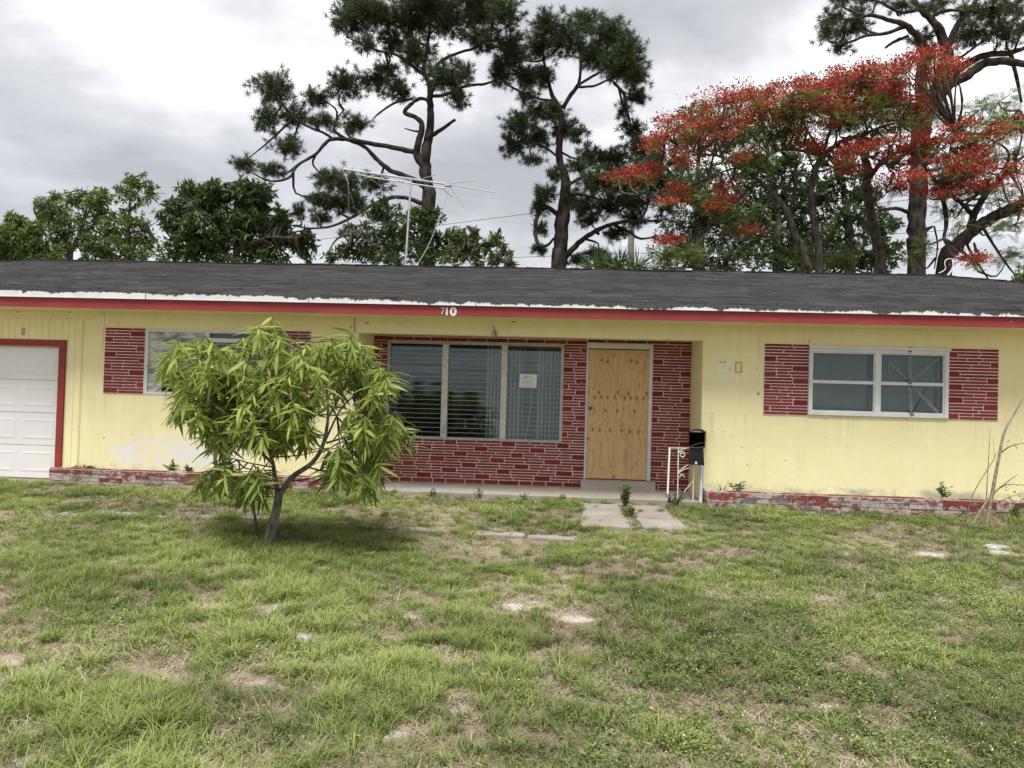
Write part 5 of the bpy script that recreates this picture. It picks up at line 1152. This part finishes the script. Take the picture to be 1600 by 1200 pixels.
# ------------------------------------------------------------------ grass
def lawn():
    rs = np.random.default_rng(101); src = bpy.data.collections.new('lawn_tufts'); srcs = []
    BL = [(0, .5, 0), (0, -.5, 0), (.5, .42, .0), (.5, -.42, .0), (1, 0, 0)]
    def tuft(nm, n, rad, h0, h1, wid, lean, mat, flat=.0):
        V, F, TN = [], [], []
        for i in range(n):
            a = rs.random()*6.283; r = rad*math.sqrt(rs.random()); p = np.array([math.cos(a)*r, math.sin(a)*r, -.008]); b_ = rs.random()*6.283; h = rs.uniform(h0, h1); l = lean*h*rs.uniform(.3, 1.3)
            d = np.array([math.cos(b_), math.sin(b_), 0]); sdv = np.array([-d[1], d[0], 0])*wid*rs.uniform(.7, 1.3)/2
            mid = p+d*l*.35+[0, 0, h*.6*(1-flat)]; tip = p+d*l+[0, 0, h*(1-flat)*rs.uniform(.75, 1)]
            k = len(V); V += [p-sdv, p+sdv, mid+sdv*.85, mid-sdv*.85, tip]; F += [(k, k+1, k+2), (k, k+2, k+3), (k+3, k+2, k+4)]; TN += [rs.random()]*5
        o = bpy.data.objects.new(nm, tri_mesh(nm, np.array(V), np.array(F), 3, MT[mat], TN)); src.objects.link(o)
    def weed(nm, n, rad, h, mat, flowers):
        V, F, MI, TN = [], [], [], []
        for i in range(n):
            a = rs.random()*6.283; r = rad*math.sqrt(rs.random()); p = np.array([math.cos(a)*r, math.sin(a)*r, 0]); tip = p+[rs.normal(0, .02), rs.normal(0, .02), h*rs.uniform(.5, 1)]
            k = len(V); V += [p-[.0012, 0, .008], p+[.0012, 0, -.008], tip]; F.append((k, k+1, k+2)); MI.append(0); TN += [.3]*3
            for j in range(6):
                t = rs.uniform(.25, 1); c = p+(tip-p)*t; v = unit(1, rs)[0]*[1, 1, .6]; s = np.cross(v, [0, 0, 1]); s /= max(np.linalg.norm(s), .1); L = rs.uniform(.014, .026)
                k = len(V); V += [c, c+v*L*.5+s*L*.28, c+v*L, c+v*L*.5-s*L*.28]; F += [(k, k+1, k+2), (k, k+2, k+3)]; MI += [0, 0]; TN += [rs.random()]*4
            if i < flowers:
                k = len(V); q = .0038; V += [tip+[q, 0, .002], tip+[0, q, .002], tip+[-q, 0, .002], tip+[0, -q, .002], tip+[0, 0, .007]]; F += [(k, k+1, k+4), (k+1, k+2, k+4), (k+2, k+3, k+4), (k+3, k, k+4)]; MI += [1]*4; TN += [.5]*5
        o = bpy.data.objects.new(nm, tri_mesh(nm, np.array(V), np.array(F), 3, [MT[mat], MT['flower']], TN, MI)); src.objects.link(o)
    for i in range(4): tuft('a%d_fine' % i, 22, .08, .022, .055, .0042, 1.1, 'grass_blade')
    for i in range(3): tuft('b%d_long' % i, 56, .05, .06, .135, .0048, 1.25, 'grass_blade')
    for i in range(3): tuft('c%d_dry' % i, 30, .095, .035, .085, .0038, 1.7, 'dry_thatch', .60)
    for i in range(3): weed('d%d_weed' % i, 10, .055, .065, 'lawn_weed', 0)
    for i in range(2): weed('e%d_flowering' % i, 10, .055, .085, 'lawn_weed', 1)
    for i in range(2): tuft('f%d_broad' % i, 30, .045, .04, .09, .0065, 1.3, 'grass_blade')
    # where they grow
    N = 50000; d = 1.9+(10.95-1.9)*rs.random(N*2)**.80; x = (rs.random(N*2)*2-1)*(.80*d+.7)-.06*d; y = d
    sand = sandiness(x, y); n1 = vnoise(x+40, y+40, .55, 7)*.6+vnoise(x+40, y+40, .2, 8)*.4; n2 = vnoise(x+50, y+30, 1.6, 9); n3 = vnoise(x+20, y+60, .9, 10)
    keep = (rs.random(N*2) > sand*1.25) & (rs.random(N*2) < .30+.58*np.clip((n1-.22)*1.9, 0, 1))
    inpath = np.zeros(N*2, bool)
    for a, c, e, f in [(.36, .86, 8.92, 10.72), (1.0, 1.5, 8.95, 10.7)]: inpath |= (x > a-.01) & (x < c+.01) & (y > e) & (y < f)
    keep &= ~(inpath & (rs.random(N*2) > .03)); keep &= ~((x > -7.72) & (x < -3.1) & (y > 10.79)); keep &= ~((x > 2.08) & (y > 10.76)); keep &= ~((x > -3.1) & (x < 2.05) & (y > 10.93))
    for o in path.children:
        bb = [Vector(c) for c in o.bound_box]; bx0, bx1 = min(c.x for c in bb), max(c.x for c in bb); by0, by1 = min(c.y for c in bb), max(c.y for c in bb)
        if by1-by0 < .4: keep &= ~((x > bx0-.01) & (x < bx1+.01) & (y > by0-.05) & (y < by1-.02) & (rs.random(N*2) > .6))
    x, y, n1, n2, n3, sand = x[keep], y[keep], n1[keep], n2[keep], n3[keep], sand[keep]; n = len(x)
    right = np.clip((x/np.maximum(y, 1)+.08)*3.2, 0, 1)*.75     # leafy weeds take over towards the right
    u = rs.random(n); idx = np.zeros(n, int)
    pd = np.clip(.40+1.0*(.47-n1)+.15*(n3-.5)+.5*(vnoise(x+11, y+5, .16, 14)-.5), .06, .80); pw = np.clip(right*.8+.35*(n2-.5)+.08, .03, .75); far = y > 10.1; pw = np.where(far, np.maximum(pw, .45), pw)
    dry = u < pd; w_ = (~dry) & (rs.random(n) < pw); fl = w_ & (rs.random(n) < (.02+.11*right)*(.3+1.4*vnoise(x+9, y+2, .5, 15))); lg = (~dry) & (~w_) & (rs.random(n) < np.clip(.11+.5*(n3-.5)+.6*(n1-.5), .03, .4)); br = (~dry) & (~w_) & (~lg) & (rs.random(n) < .18)
    idx = rs.integers(0, 4, n); idx = np.where(lg, 4+rs.integers(0, 3, n), idx); idx = np.where(dry, 7+rs.integers(0, 3, n), idx); idx = np.where(w_, 10+rs.integers(0, 3, n), idx); idx = np.where(fl, 13+rs.integers(0, 2, n), idx); idx = np.where(br, 15+rs.integers(0, 2, n), idx)
    tint = np.clip(.46+.55*(n1-.5)+.9*(vnoise(x, y, .7, 12)-.5)-.06*right+.06+rs.normal(0, .13, n), 0, 1)
    sc = rs.uniform(.6, 1.1, n)*(.68+.45*n2)*np.where(y > 9.6, 1.12, 1)
    # taller grass round the mango trunk
    gm = GP(413, 858); dm = np.hypot(x-gm[0], y-gm[1]); sc *= 1+.7*np.exp(-(dm/.6)**2)
    V = np.stack([x, y, gz(x, y)], 1)
    me = bpy.data.meshes.new('grass'); me.vertices.add(n); me.vertices.foreach_set('co', V.astype(np.float32).ravel())
    for nm, tp, dat in (('idx', 'INT', idx.astype(np.int32)), ('tint', 'FLOAT', tint.astype(np.float32)), ('scl', 'FLOAT', sc.astype(np.float32))):
        at = me.attributes.new(nm, tp, 'POINT'); at.data.foreach_set('value', dat)
    at = me.attributes.new('rot', 'FLOAT_VECTOR', 'POINT'); at.data.foreach_set('vector', np.stack([rs.normal(0, .12, n), rs.normal(0, .12, n), rs.random(n)*6.283], 1).astype(np.float32).ravel())
    o = tag(link('grass', me), 'patchy short lawn grass with weeds and tiny white flowers', 'grass', kind='stuff')
    ng = bpy.data.node_groups.new('lawn_growth', 'GeometryNodeTree'); ng.interface.new_socket('Geometry', in_out='INPUT', socket_type='NodeSocketGeometry'); ng.interface.new_socket('Geometry', in_out='OUTPUT', socket_type='NodeSocketGeometry')
    gi, go, ip, ci = ng.nodes.new('NodeGroupInput'), ng.nodes.new('NodeGroupOutput'), ng.nodes.new('GeometryNodeInstanceOnPoints'), ng.nodes.new('GeometryNodeCollectionInfo')
    ci.inputs['Collection'].default_value = src; ci.inputs['Separate Children'].default_value = True; ci.inputs['Reset Children'].default_value = True
    def na(nm, tp): q = ng.nodes.new('GeometryNodeInputNamedAttribute'); q.data_type = tp; q.inputs[0].default_value = nm; return q.outputs[0]
    L = ng.links.new; L(gi.outputs[0], ip.inputs['Points']); L(ci.outputs[0], ip.inputs['Instance']); ip.inputs['Pick Instance'].default_value = True
    L(na('idx', 'INT'), ip.inputs['Instance Index']); L(na('rot', 'FLOAT_VECTOR'), ip.inputs['Rotation']); L(na('scl', 'FLOAT'), ip.inputs['Scale']); L(ip.outputs[0], go.inputs[0])
    md = o.modifiers.new('growth', 'NODES'); md.node_group = ng
lawn()
def litter():
    rs = np.random.default_rng(55); n = 420; y = 2.6+8.0*rs.random(n)**.8; x = (rs.random(n)*2-1)*(.75*y+.5)-.06*y
    P = np.stack([x, y, gz(x, y)+.012+rs.random(n)*.03], 1); d = unit(n, rs)*[1, 1, .25]
    V, F, t = scatter(LEAF, LEAF_F, P, d, rs.uniform(.02, .065, n), rs.normal(0, .6, n), rs.random(n))
    tag(link('leaf_litter', tri_mesh('leaf_litter', V, F, 3, MT['litter'], t)), 'small dry brown and yellow leaf scraps strewn over the lawn', 'leaf litter', kind='stuff')
m_leaf('litter', (.10, .06, .035), (.27, .18, .09), (.45, .36, .18), .1, .8)
litter()
